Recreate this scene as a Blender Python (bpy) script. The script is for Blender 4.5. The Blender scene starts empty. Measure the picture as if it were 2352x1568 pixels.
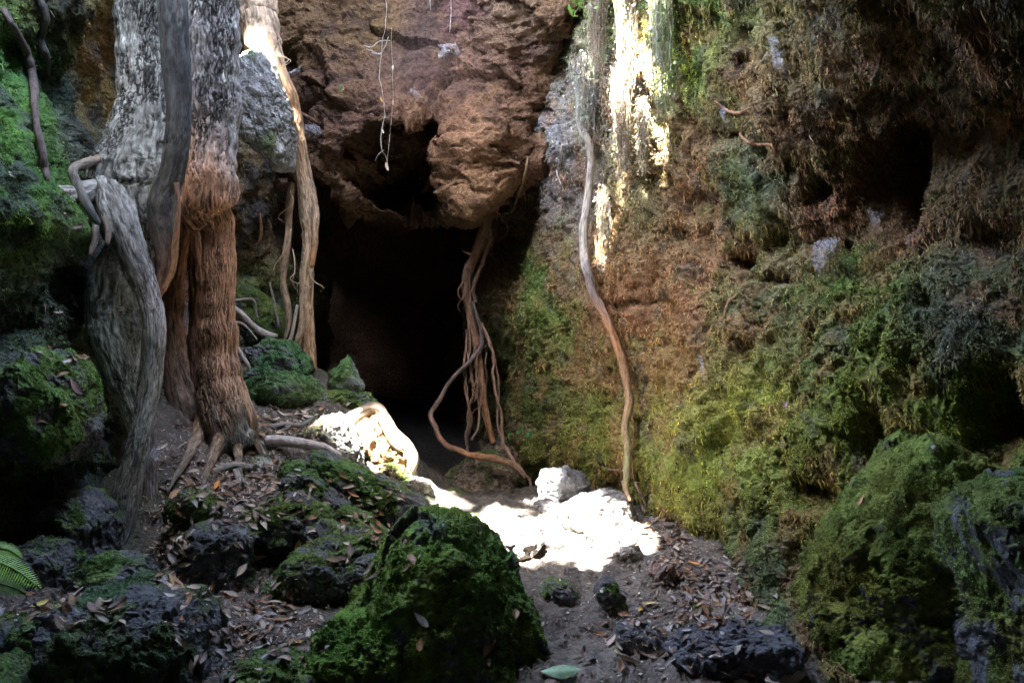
import bpy, math, random
import numpy as np
from mathutils import Vector
from mathutils.bvhtree import BVHTree

random.seed(7)
RG = np.random.default_rng(11)
scene = bpy.context.scene
COL = scene.collection

# ------------------------------------------------------------------ camera
PITCH = math.radians(5.0)
CAMZ = 1.3
F35 = 35.0
FPX = 2352 * F35 / 36.0          # focal length in the 2352 x 1568 pixel frame
cam_d = bpy.data.cameras.new('camera')
cam_d.lens = F35; cam_d.sensor_width = 36.0; cam_d.clip_start = 0.05; cam_d.clip_end = 500
cam = bpy.data.objects.new('camera', cam_d); COL.objects.link(cam)
cam.location = (0, 0, CAMZ); cam.rotation_euler = (math.pi / 2 - PITCH, 0, 0)
scene.camera = cam

# ------------------------------------------------------------------ light
SUNV = np.array([-0.22, -0.28, 0.93]); SUNV = SUNV / np.linalg.norm(SUNV)   # towards the sun
elev = math.asin(SUNV[2]); azim = math.atan2(SUNV[0], SUNV[1])
w = bpy.data.worlds.new('World'); scene.world = w; w.use_nodes = True
nt = w.node_tree; nt.nodes.clear()
sky = nt.nodes.new('ShaderNodeTexSky'); sky.sky_type = 'NISHITA'; sky.sun_disc = False
sky.sun_elevation = elev; sky.sun_rotation = azim; sky.air_density = 1.0; sky.dust_density = 2.8
bg = nt.nodes.new('ShaderNodeBackground'); bg.inputs[1].default_value = 0.15
wo = nt.nodes.new('ShaderNodeOutputWorld')
nt.links.new(sky.outputs[0], bg.inputs[0]); nt.links.new(bg.outputs[0], wo.inputs[0])
sl = bpy.data.lights.new('sun', 'SUN'); sl.energy = 5.0; sl.angle = math.radians(0.5); sl.color = (1.0, 0.97, 0.92)
so = bpy.data.objects.new('sun', sl); COL.objects.link(so)
so.rotation_euler = Vector(tuple(-SUNV)).to_track_quat('-Z', 'Y').to_euler()
so.location = (0, 0, 20)
scene.view_settings.view_transform = 'Standard'; scene.view_settings.look = 'None'
scene.view_settings.gamma = 1.0; scene.view_settings.exposure = 5.75
scene.render.engine = 'CYCLES'
scene.cycles.max_bounces = 6; scene.cycles.diffuse_bounces = 4; scene.cycles.transparent_max_bounces = 8

# ------------------------------------------------------------------ maths
CF = np.array([0, math.cos(PITCH), -math.sin(PITCH)]); CR = np.array([1.0, 0, 0])
CU = np.array([0, math.sin(PITCH), math.cos(PITCH)]); CP = np.array([0, 0, CAMZ])
def P(u, v, d):
    u = np.asarray(u, float); v = np.asarray(v, float); d = np.asarray(d, float)
    a = ((u - 1176) / FPX)[..., None]; b = ((784 - v) / FPX)[..., None]
    return CP + d[..., None] * (CF + a * CR + b * CU)
TAB = RG.random((64, 64, 64)).astype(np.float32) * 2 - 1
def vnoise(p):
    i = np.floor(p).astype(np.int64); f = (p - i).astype(np.float32)
    f = f * f * f * (f * (f * 6 - 15) + 10)
    i &= 63; j = (i + 1) & 63
    x0, y0, z0 = i[..., 0], i[..., 1], i[..., 2]; x1, y1, z1 = j[..., 0], j[..., 1], j[..., 2]
    fx, fy, fz = f[..., 0], f[..., 1], f[..., 2]
    a = TAB[x0, y0, z0] * (1 - fx) + TAB[x1, y0, z0] * fx
    b = TAB[x0, y1, z0] * (1 - fx) + TAB[x1, y1, z0] * fx
    c = TAB[x0, y0, z1] * (1 - fx) + TAB[x1, y0, z1] * fx
    d = TAB[x0, y1, z1] * (1 - fx) + TAB[x1, y1, z1] * fx
    return (a * (1 - fy) + b * fy) * (1 - fz) + (c * (1 - fy) + d * fy) * fz
def facet(p, seed=0):
    fl = np.floor(p); best = np.full(p.shape[:-1], 9.0); out = np.zeros(p.shape[:-1])
    for ox in (-1, 0, 1):
        for oy in (-1, 0, 1):
            for oz in (-1, 0, 1):
                c = fl + np.array([ox, oy, oz]); ii = (c.astype(np.int64) + seed) & 63
                a = TAB[ii[..., 0], ii[..., 1], ii[..., 2]]; b = TAB[ii[..., 1], ii[..., 2], ii[..., 0]]; d = TAB[ii[..., 2], ii[..., 0], ii[..., 1]]
                q = p - (c + np.stack([a, b, d], -1) * .45 + .5); dq = np.linalg.norm(q, axis=-1)
                hh = 0.35 * TAB[ii[..., 0], ii[..., 2], ii[..., 1]] + q[..., 0] * b + q[..., 1] * d + q[..., 2] * a
                m = dq < best; out = np.where(m, hh, out); best = np.where(m, dq, best)
    return out
ROT = np.array([[0.36, 0.48, -0.8], [-0.8, 0.6, 0.0], [0.48, 0.64, 0.6]])
def fbm(p, octv=4, gain=0.5, lac=2.03, ridged=False):
    s = 0; a = 1.0; t = 0; q = p
    for k in range(octv):
        n = vnoise(q + 17.3 * k)
        if ridged: n = 1 - 2 * np.abs(n)
        s = s + a * n; t += a; a *= gain; q = (q @ ROT) * lac
    return s / t
def sm(a, b, x):
    t = np.clip((x - a) / (b - a), 0, 1); return t * t * (3 - 2 * t)
def mixc(a, b, t):
    return a * (1 - t[..., None]) + np.asarray(b) * t[..., None]
def rbf(cx, cy, cz, x, y, scale=1.0):
    cx = np.array(cx) / scale; cy = np.array(cy) / scale; cz = np.array(cz, float)
    k = lambda r2: np.sqrt(r2 + 0.02)
    n = len(cx)
    A = k((cx[:, None] - cx) ** 2 + (cy[:, None] - cy) ** 2)
    M = np.zeros((n + 1, n + 1)); M[:n, :n] = A; M[:n, n] = 1; M[n, :n] = 1
    wv = np.linalg.solve(M, np.append(cz, 0))
    out = np.full(np.shape(x), wv[n]); xs = np.asarray(x) / scale; ys = np.asarray(y) / scale
    for i in range(n): out = out + wv[i] * k((xs - cx[i]) ** 2 + (ys - cy[i]) ** 2)
    return out
def idw(ctrl, u, v, power=1.6, soft=900.0):
    s = np.zeros(u.shape + (3,)); t = np.zeros(u.shape)
    for (a, b, c) in ctrl:
        ww = 1.0 / ((u - a) ** 2 + (v - b) ** 2 + soft) ** power
        s += ww[..., None] * np.array(c); t += ww
    return s / t[..., None]

# ------------------------------------------------------------------ mesh builders
def mesh_from(name, V, Fq, col=None, mat=None, smooth=True, parent=None, uvw=None):
    me = bpy.data.meshes.new(name)
    V = np.ascontiguousarray(V, np.float32); Fq = np.ascontiguousarray(Fq, np.int32)
    k = Fq.shape[1]; nf = len(Fq)
    me.vertices.add(len(V)); me.vertices.foreach_set('co', V.ravel())
    me.loops.add(nf * k); me.loops.foreach_set('vertex_index', Fq.ravel())
    me.polygons.add(nf); me.polygons.foreach_set('loop_start', np.arange(0, nf * k, k, dtype=np.int32))
    me.polygons.foreach_set('use_smooth', np.full(nf, smooth))
    me.update(calc_edges=True)
    if col is not None:
        at = me.attributes.new('Col', 'FLOAT_COLOR', 'POINT')
        c = np.ones((len(V), 4), np.float32); c[:, :3] = np.clip(col, 0, 1); at.data.foreach_set('color', c.ravel())
    if uvw is not None:
        at = me.attributes.new('Grain', 'FLOAT_VECTOR', 'POINT'); at.data.foreach_set('vector', np.ascontiguousarray(uvw, np.float32).ravel())
    if mat: me.materials.append(mat)
    o = bpy.data.objects.new(name, me); COL.objects.link(o)
    if parent: o.parent = parent
    return o
def tag(o, label=None, cat=None, group=None, kind=None):
    if label: o['label'] = label
    if cat: o['category'] = cat
    if group: o['group'] = group
    if kind: o['kind'] = kind
    return o
def empty(name, label, cat, loc, group=None):
    o = bpy.data.objects.new(name, None); COL.objects.link(o); o.location = loc; o.empty_display_size = 0.1
    return tag(o, label, cat, group)
def reparent(ch, root):
    ch.parent = root; ch.matrix_parent_inverse = root.matrix_basis.inverted()
def gridfaces(nr, nc):
    i = np.arange(nr * nc).reshape(nr, nc)
    return np.stack([i[:-1, :-1], i[1:, :-1], i[1:, 1:], i[:-1, 1:]], -1).reshape(-1, 4)
def gridnormals(G):
    du = np.gradient(G, axis=1); dv = np.gradient(G, axis=0)
    n = np.cross(du, dv); n /= np.linalg.norm(n, axis=-1, keepdims=True) + 1e-9
    return n
def facing_cam(G, n):
    s = np.sign(np.sum(n * (CP - G), -1, keepdims=True)); s[s == 0] = 1
    return n * s

SURF = []          # (V, F) lists for ray casting
def add_surf(V, F4): SURF.append((V, F4))
def build_bvh(items, offset=0):
    vs = []; fs = []; n = 0
    for V, F4 in items:
        vs.append(V); fs.append(F4 + n); n += len(V)
    V = np.concatenate(vs); Fq = np.concatenate(fs)
    return BVHTree.FromPolygons(V.tolist(), Fq.tolist())
def raydir(u, v):
    d = CF + (u - 1176) / FPX * CR + (784 - v) / FPX * CU
    return d
def cast(bvh, u, v):
    d = raydir(u, v); L = np.linalg.norm(d)
    loc, nrm, idx, dist = bvh.ray_cast(Vector(CP), Vector(d / L))
    if loc is None: return None
    if nrm.dot(Vector(d)) > 0: nrm = -nrm
    return np.array(loc), np.array(nrm), dist / L

# ------------------------------------------------------------------ materials
def material(name, rough=0.9, bump_scale=60, bump=0.5, pit=0.0, pit_scale=40, var=0.35, var_scale=25, spec=0.25, coords='Object',
             stretch=None, translucent=0.0, detail2=None):
    m = bpy.data.materials.new(name); m.use_nodes = True; t = m.node_tree; n = t.nodes; l = t.links
    b = n['Principled BSDF']; b.inputs['Roughness'].default_value = rough; b.inputs['Specular IOR Level'].default_value = spec
    at = n.new('ShaderNodeAttribute'); at.attribute_name = 'Col'
    if coords == 'Grain':
        tc = n.new('ShaderNodeAttribute'); tc.attribute_name = 'Grain'; src = tc.outputs['Vector']
    else:
        tc = n.new('ShaderNodeTexCoord'); src = tc.outputs['Object']
    mp = n.new('ShaderNodeMapping'); l.new(src, mp.inputs[0])
    if stretch: mp.inputs['Scale'].default_value = stretch
    nz = n.new('ShaderNodeTexNoise'); nz.inputs['Scale'].default_value = var_scale; nz.inputs['Detail'].default_value = 6; nz.inputs['Roughness'].default_value = 0.7
    l.new(mp.outputs[0], nz.inputs['Vector'])
    mr = n.new('ShaderNodeMapRange'); mr.inputs[1].default_value = 0.3; mr.inputs[2].default_value = 0.7
    mr.inputs[3].default_value = 1 - var; mr.inputs[4].default_value = 1 + var; l.new(nz.outputs[0], mr.inputs[0])
    mx = n.new('ShaderNodeVectorMath'); mx.operation = 'SCALE'; l.new(at.outputs['Color'], mx.inputs[0]); l.new(mr.outputs[0], mx.inputs['Scale'])
    l.new(mx.outputs[0], b.inputs['Base Color'])
    bn = n.new('ShaderNodeTexNoise'); bn.inputs['Scale'].default_value = bump_scale; bn.inputs['Detail'].default_value = 8; bn.inputs['Roughness'].default_value = 0.65
    l.new(mp.outputs[0], bn.inputs['Vector'])
    h = bn.outputs[0]
    if pit > 0:
        vo = n.new('ShaderNodeTexVoronoi'); vo.inputs['Scale'].default_value = pit_scale; l.new(mp.outputs[0], vo.inputs['Vector'])
        m2 = n.new('ShaderNodeMapRange'); m2.inputs[1].default_value = 0.0; m2.inputs[2].default_value = 0.45; m2.inputs[3].default_value = -pit; m2.inputs[4].default_value = 0
        l.new(vo.outputs['Distance'], m2.inputs[0])
        ad = n.new('ShaderNodeMath'); ad.operation = 'ADD'; l.new(h, ad.inputs[0]); l.new(m2.outputs[0], ad.inputs[1]); h = ad.outputs[0]
    bp = n.new('ShaderNodeBump'); bp.inputs['Strength'].default_value = bump; bp.inputs['Distance'].default_value = 0.02
    l.new(h, bp.inputs['Height']); l.new(bp.outputs[0], b.inputs['Normal'])
    if translucent > 0:
        tr = n.new('ShaderNodeBsdfTranslucent'); l.new(mx.outputs[0], tr.inputs[0])
        ms = n.new('ShaderNodeMixShader'); ms.inputs[0].default_value = translucent
        out = n['Material Output']; l.new(b.outputs[0], ms.inputs[1]); l.new(tr.outputs[0], ms.inputs[2]); l.new(ms.outputs[0], out.inputs[0])
    return m
M_ROCK = material('lava_rock', bump_scale=45, bump=0.9, pit=0.5, pit_scale=55, var=0.45, spec=0.2)
M_WALL = material('cave_wall_rock', bump_scale=45, bump=1.0, pit=0.4, pit_scale=45, var=0.65, var_scale=45, spec=0.15)
M_SOIL = material('soil', bump_scale=60, bump=0.9, pit=0.2, pit_scale=70, var=0.5, var_scale=50, spec=0.15)
M_MOSS = material('moss_leaf', rough=0.7, bump=0.0, var=0.3, var_scale=12, spec=0.25, translucent=0.25)
M_FIBRE = material('root_fibre', rough=0.8, bump=0.0, var=0.3, var_scale=15, spec=0.2, translucent=0.15)
M_BARK = material('bark', rough=0.8, bump_scale=70, bump=0.9, pit=0.0, var=0.45, var_scale=40, coords='Grain', stretch=(1, 1, 0.16), spec=0.3)
M_ROOT = material('root_bark', rough=0.75, bump_scale=90, bump=0.6, var=0.35, var_scale=40, coords='Grain', stretch=(1, 1, 0.2), spec=0.3)
M_LEAF = material('dry_leaf', rough=0.6, bump_scale=80, bump=0.15, var=0.2, var_scale=30, spec=0.3, translucent=0.15)

# ------------------------------------------------------------------ scatter of tiny leaves / fibres on a surface
def scatter(name, Pp, Nn, Cc, size, mat, parent=None, kind='leaf', jit=0.35, droop=0.3):
    n = len(Pp)
    if n == 0: return None
    r = RG.normal(size=(n, 3)); s = (size * (0.5 + RG.random(n)))[:, None]
    t = np.cross(Nn, r); t /= np.linalg.norm(t, axis=1, keepdims=True) + 1e-9
    c = Cc * (1 + jit * RG.normal(size=(n, 1))) * (1 + 0.10 * RG.normal(size=(n, 3)))
    dn = np.array([0, 0, -1.0])
    if kind == 'leaf':
        tip = Pp + s * (Nn * 0.65 + RG.normal(size=(n, 3)) * 0.45 + dn * droop)
        a = Pp + t * s * 0.42; b = Pp - t * s * 0.42
        mid = (Pp + tip) / 2
        V = np.stack([Pp, mid + t * s * 0.38, tip, mid - t * s * 0.38], 1).reshape(-1, 3)
        Fq = np.arange(n * 4).reshape(n, 4)
        C4 = np.repeat(c, 4, 0)
    else:     # fibre: drooping ribbon of two segments
        wd = s * 0.045 + 0.0009
        m1 = Pp + s * (Nn * 0.30 + dn * 0.25 + RG.normal(size=(n, 3)) * 0.16)
        m2 = m1 + s * (Nn * 0.05 + dn * (0.45 + 0.3 * droop) + np.array([.16, -.14, 0]) + RG.normal(size=(n, 3)) * 0.16)
        V = np.stack([Pp + t * wd, Pp - t * wd, m1 - t * wd * 0.9, m1 + t * wd * 0.9, m2 - t * wd * 0.4, m2 + t * wd * 0.4], 1).reshape(-1, 3)
        k = np.arange(n)[:, None] * 6
        Fq = np.concatenate([k + np.array([0, 1, 2, 3]), k + np.array([3, 2, 4, 5])])
        C4 = np.repeat(c, 6, 0)
    return mesh_from(name, V, Fq, C4, mat, smooth=False, parent=parent)

# ------------------------------------------------------------------ GROUND
GC = [(100,1440,3.1),(300,1370,3.4),(550,1490,3.15),(620,1300,3.95),(480,1180,4.2),(700,1210,4.25),(850,1240,4.25),(700,1110,4.7),
      (600,1060,4.8),(700,985,5.2),(840,955,5.55),(930,1090,5.35),(620,890,5.7),(560,790,6.4),(420,1010,4.7),(300,1260,4.1),(200,1320,3.8),(60,1260,3.8),
      (380,910,5.0),(720,1440,3.3),(480,1330,3.8),(750,1330,3.9),(780,870,6.1)]
gx = []; gy = []; gz = []
for (u, v, d) in GC:
    p = P(u, v, d); gx.append(p[0]); gy.append(p[1]); gz.append(p[2])
for (x, y, z) in [(0.1,3,0),(0.6,3,0.0),(0.05,4.0,0),(0.5,4,0),(0.9,3.4,0.0),(0.1,4.8,0.02),(0.4,5.2,0.03),(-0.1,5.2,0.0),(0.2,6,-0.1),(-0.5,6.4,-0.25),
                  (-0.3,5.6,-0.1),(0.0,8,-0.3),(-0.7,8,-0.5),(-0.2,2,0),(0.6,1.5,0),(-1.2,2,0.05),(-2.5,2,0.2),(-4,4,0.6),(2,3,0.1),(2,5,0.2),(0,12,-0.4),(-3,8,0.8),
                  (3,8,0),(-0.25,4.35,0.02),(0,0,0),(-3,0,0),(3,0,0),(-1.5,7.2,0.3),(-0.12,3.4,0.0)]:
    gx.append(x); gy.append(y); gz.append(z)
def ground_z(x, y): return rbf(gx, gy, gz, x, y)
nr, nc = 640, 700
yy = np.geomspace(1.2, 16, nr); aa = np.linspace(-1.05, 1.05, nc)
Y = np.repeat(yy[:, None], nc, 1); X = aa[None, :] * Y
Z = ground_z(X, Y)
G0 = np.stack([X, Y, Z], -1)
h = 0.05 * fbm(G0 * 3.0, 3) + 0.022 * fbm(G0 * 11, 3) + 0.010 * fbm(G0 * 38, 3)
pebb = np.maximum(0, fbm(G0 * 26 + 5, 2) - 0.25) * 0.05
G0[..., 2] += (h + pebb) * sm(0.8, 1.6, Y)
soil = np.zeros(G0.shape) + np.array([0.080, 0.068, 0.058])
n1 = fbm(G0 * 5, 4)[..., None]; soil = soil * (1 + 0.5 * n1)
pathm = sm(-.35, 0, X) * sm(5.6, 4.8, Y); soil = soil * (1 + .75 * pathm[..., None])
spk = sm(0.35, 0.5, fbm(G0 * 60, 2)); soil = mixc(soil, [0.22, 0.19, 0.16], spk * 0.6)
mossg = sm(0.05, 0.4, fbm(G0 * 4 + 9, 3)) * sm(-0.25, -0.5, X) ; soil = mixc(soil, [0.045, 0.06, 0.03], mossg * 0.5)
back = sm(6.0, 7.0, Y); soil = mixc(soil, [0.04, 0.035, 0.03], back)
GV = G0.reshape(-1, 3); GF = gridfaces(nr, nc)[:, ::-1]
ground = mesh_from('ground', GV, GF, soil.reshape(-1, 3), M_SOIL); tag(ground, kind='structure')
ground['label'] = 'dark soil floor of the ravine'
add_surf(GV, GF)
GBVH = BVHTree.FromPolygons(GV.tolist(), GF.tolist())
# the ground goes on flat beyond the modelled part
far = mesh_from('terrain', np.array([[-300,-300,-0.9],[300,-300,-0.9],[300,300,-0.9],[-300,300,-0.9]], float), np.array([[0,1,2,3]]), np.full((4,3),0.06), M_SOIL)
tag(far, kind='structure')

# ------------------------------------------------------------------ wall patches
def wall_patch(name, ctrl, u0, u1, v0, v1, step, dispf, colf, mat, post=None):
    nu = int((u1 - u0) / step); nv = int((v1 - v0) / step)
    u, v = np.meshgrid(np.linspace(u0, u1, nu), np.linspace(v0, v1, nv))
    c = np.array(ctrl, float)
    d = rbf(c[:, 0], c[:, 1], c[:, 2], u, v, scale=300.0)
    if post is not None: d = post(u, v, d)
    G = P(u, v, d); N = facing_cam(G, gridnormals(G))
    G2 = dispf(G, N, u, v)
    N2 = facing_cam(G2, gridnormals(G2))
    C = colf(G2, N2, u, v)
    V = G2.reshape(-1, 3); Fq = gridfaces(nv, nu)
    o = mesh_from(name, V, Fq, C.reshape(-1, 3), mat)
    tag(o, kind='structure'); add_surf(V, Fq)
    return o, G2, N2, C, u, v
DOWN = np.array([0, 0, -1.0])

# right wall
RW = [(1080,300,9.5),(1060,600,9.0),(1080,900,9.5),(1130,1100,8.8),(1050,0,9.0),(1130,450,8.2),(1115,620,7.5),(1110,780,7.6),(1150,920,7.9),
      (1210,300,6.7),(1200,600,6.9),(1195,800,7.0),(1215,950,6.8),(1240,1050,6.3),(1260,0,6.6),
      (1340,100,5.75),(1340,350,5.75),(1350,600,5.7),(1360,900,5.7),(1370,1100,5.45),
      (1450,0,5.1),(1450,300,5.25),(1450,600,5.35),(1450,900,5.35),(1455,1150,5.2),
      (1600,0,4.7),(1600,300,4.8),(1600,500,4.95),(1600,750,4.75),(1600,1000,4.55),(1590,1240,4.55),
      (1750,0,4.2),(1750,400,4.35),(1750,600,4.45),(1750,900,4.15),(1720,1150,4.0),(1700,1340,3.95),
      (1950,0,3.2),(1950,300,3.95),(1950,560,4.15),(1950,700,3.85),(1930,950,3.65),(1900,1200,3.6),(1800,1450,3.4),
      (2150,0,2.75),(2150,400,3.8),(2130,650,3.7),(2150,900,3.45),(2150,1050,3.4),(2100,1300,3.5),
      (2350,100,2.4),(2350,500,3.25),(2350,800,3.25),(2350,1000,3.2),(2400,1300,3.3),
      (2700,0,2.4),(2700,500,2.5),(2700,1000,2.5),(2700,1500,2.4),(1850,1650,2.95),(2200,1700,3.0),
      (1400,-600,4.9),(1700,-700,3.8),(2200,-700,2.2),(1950,-300,2.9),(2300,-250,2.0),(1500,-300,4.9),(2500,-300,2.0)]
CAV = [(2040,420,80,100,.45),(2180,330,60,50,.25),(1880,440,35,30,.15),(2100,240,70,50,.25),(1690,600,30,22,.14),(1800,560,60,30,.10),(1650,310,40,18,.10),(1920,620,70,14,.07),(2290,960,50,90,.5),(2140,700,40,30,.15),
       (2260,560,60,60,.2),(1970,250,50,30,.18),(1760,640,90,12,.06),(1880,1130,60,40,.15),(1570,545,20,25,.08),(1500,690,40,14,.06),(1500,250,30,12,.06),(2330,300,60,80,.3),(2010,1000,30,60,.2),(1985,120,40,30,.15),(1620,170,20,25,.06)]
def rw_disp(G, N, u, v):
    Q = G * np.array([1, 1, 0.62])
    h = 0.12 * fbm(Q * 1.7 + 3, 3) + 0.06 * fbm(Q * 5.0, 3) + 0.022 * facet(Q * 3.2 + 0.3 * fbm(Q * 4, 2)[..., None])
    Dd = np.array([.30, -.35, -.88]); Dd /= np.linalg.norm(Dd); al = (G @ Dd)[..., None] * Dd
    Qr = G - al * .62
    h2 = 0.035 * fbm(Qr * 11 + 7, 4, ridged=True) - 0.06 * sm(0.12, 0.45, fbm(Qr * 13 + 70, 3)) + 0.03 * fbm(Qr * 26 + 3, 3)
    Qs = G - al * .72
    h3 = 0.030 * fbm(Qs * 48, 3, ridged=True)
    for (cu, cv, su, sv, am) in CAV:
        q = ((u - cu) / su) ** 2 + ((v - cv) / sv) ** 2 + 0.5 * fbm(Q * 6 + 11, 3); h = h - am * np.exp(-np.maximum(q, 0) ** 1.5)
    fade = sm(1100, 1330, u) * 0.6 + 0.4
    hh = (h + h2) * fade + h3
    return G + N * hh[..., None] + DOWN * (np.maximum(h2 + h * 0.3, -0.03) * 0.7)[..., None]
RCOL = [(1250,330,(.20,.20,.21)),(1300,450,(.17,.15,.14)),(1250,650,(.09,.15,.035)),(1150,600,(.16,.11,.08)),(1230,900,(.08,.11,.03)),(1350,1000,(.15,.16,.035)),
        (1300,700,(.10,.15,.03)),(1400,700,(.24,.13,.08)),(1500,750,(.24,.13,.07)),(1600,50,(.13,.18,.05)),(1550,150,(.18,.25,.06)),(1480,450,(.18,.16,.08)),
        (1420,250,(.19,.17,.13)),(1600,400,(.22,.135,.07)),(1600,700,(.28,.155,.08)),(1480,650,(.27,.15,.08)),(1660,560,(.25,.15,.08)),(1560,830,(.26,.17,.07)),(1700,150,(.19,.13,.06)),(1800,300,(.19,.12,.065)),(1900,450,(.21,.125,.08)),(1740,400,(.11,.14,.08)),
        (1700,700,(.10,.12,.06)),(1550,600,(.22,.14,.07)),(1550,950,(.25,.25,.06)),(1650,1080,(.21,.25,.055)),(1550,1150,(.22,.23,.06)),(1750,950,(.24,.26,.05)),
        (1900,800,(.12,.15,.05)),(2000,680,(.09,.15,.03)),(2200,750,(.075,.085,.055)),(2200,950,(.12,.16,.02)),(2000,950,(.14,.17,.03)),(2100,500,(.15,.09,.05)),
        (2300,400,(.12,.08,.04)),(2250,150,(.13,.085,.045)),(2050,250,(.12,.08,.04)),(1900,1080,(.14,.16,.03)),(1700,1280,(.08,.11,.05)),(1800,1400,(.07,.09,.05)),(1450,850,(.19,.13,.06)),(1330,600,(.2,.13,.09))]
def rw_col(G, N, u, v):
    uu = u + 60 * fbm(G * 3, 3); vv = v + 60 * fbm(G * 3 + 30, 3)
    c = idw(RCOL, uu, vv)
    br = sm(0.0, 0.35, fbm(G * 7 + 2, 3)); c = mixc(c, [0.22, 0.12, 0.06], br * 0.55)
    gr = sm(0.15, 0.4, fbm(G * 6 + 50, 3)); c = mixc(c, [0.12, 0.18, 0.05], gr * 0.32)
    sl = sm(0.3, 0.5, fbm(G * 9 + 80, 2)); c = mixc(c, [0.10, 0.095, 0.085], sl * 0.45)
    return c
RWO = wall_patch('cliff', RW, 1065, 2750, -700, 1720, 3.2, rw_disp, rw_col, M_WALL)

# left wall
LW = [(-200,0,4.2),(-600,300,3.2),(-600,1000,2.8),(-200,900,3.4),(0,50,4.4),(60,250,4.5),(150,300,4.9),(150,0,5.0),(215,80,6.0),(260,200,6.4),(230,300,5.8),(120,400,4.3),(40,420,4.0),(60,520,4.0),
      (120,520,4.2),(170,540,4.9),(230,560,5.0),(60,640,4.15),(150,700,4.35),(30,760,4.15),(100,870,3.85),(100,960,3.75),(170,1000,3.95),(40,1120,3.9),(130,1180,4.0),(60,1300,3.7),(-50,1380,3.4),
      (250,800,4.9),(240,1150,4.5),(380,1000,4.95),(420,700,5.7),(480,850,5.4),(440,1030,5.0),(380,1200,4.6),(300,1320,4.3),(150,1400,4.0),
      (340,200,6.7),(450,300,6.9),(560,300,6.7),(600,450,6.9),(560,600,7.0),(600,700,7.0),(640,600,7.2),(690,400,7.4),(690,700,7.6),(660,820,7.2),(735,500,9),(745,800,9.4),(735,200,8),(560,0,6.9),(690,0,7.4),(600,1000,6.8),(740,1000,9),
      (0,-500,4.2),(400,-600,6.2),(700,-500,7)]
def lw_disp(G, N, u, v):
    h = 0.14 * fbm(G * 2.0 + 13, 3) + 0.08 * fbm(G * 6 + 4, 3) + 0.03 * fbm(G * 17, 3, ridged=True) + 0.012 * fbm(G * 50, 3)
    return G + N * h[..., None] + DOWN * (np.maximum(h, -0.02) * 0.5)[..., None]
LCOL = [(30,150,(.07,.17,.04)),(60,400,(.06,.14,.035)),(40,280,(.08,.18,.035)),(120,200,(.05,.08,.07)),(220,100,(.2,.12,.05)),(250,220,(.22,.15,.05)),(170,310,(.09,.1,.08)),(60,480,(.08,.16,.03)),
        (150,600,(.06,.07,.065)),(60,700,(.05,.07,.06)),(100,900,(.07,.13,.04)),(60,960,(.1,.17,.03)),(150,1080,(.05,.07,.06)),(60,1250,(.04,.055,.05)),(400,900,(.1,.07,.05)),(430,700,(.13,.07,.04)),
        (600,500,(.13,.09,.05)),(600,680,(.1,.12,.04)),(620,200,(.14,.11,.07)),(690,500,(.09,.06,.04)),(420,1020,(.07,.09,.06))]
def lw_col(G, N, u, v):
    uu = u + 40 * fbm(G * 3, 3); vv = v + 40 * fbm(G * 3 + 30, 3)
    c = idw(LCOL, uu, vv)
    sl = sm(0.05, 0.35, fbm(G * 8 + 80, 3)); c = mixc(c, [0.055, 0.06, 0.065], sl * 0.7)
    return c
LWO = wall_patch('cliff', LW, -700, 760, -600, 1450, 3.6, lw_disp, lw_col, M_WALL)

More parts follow.
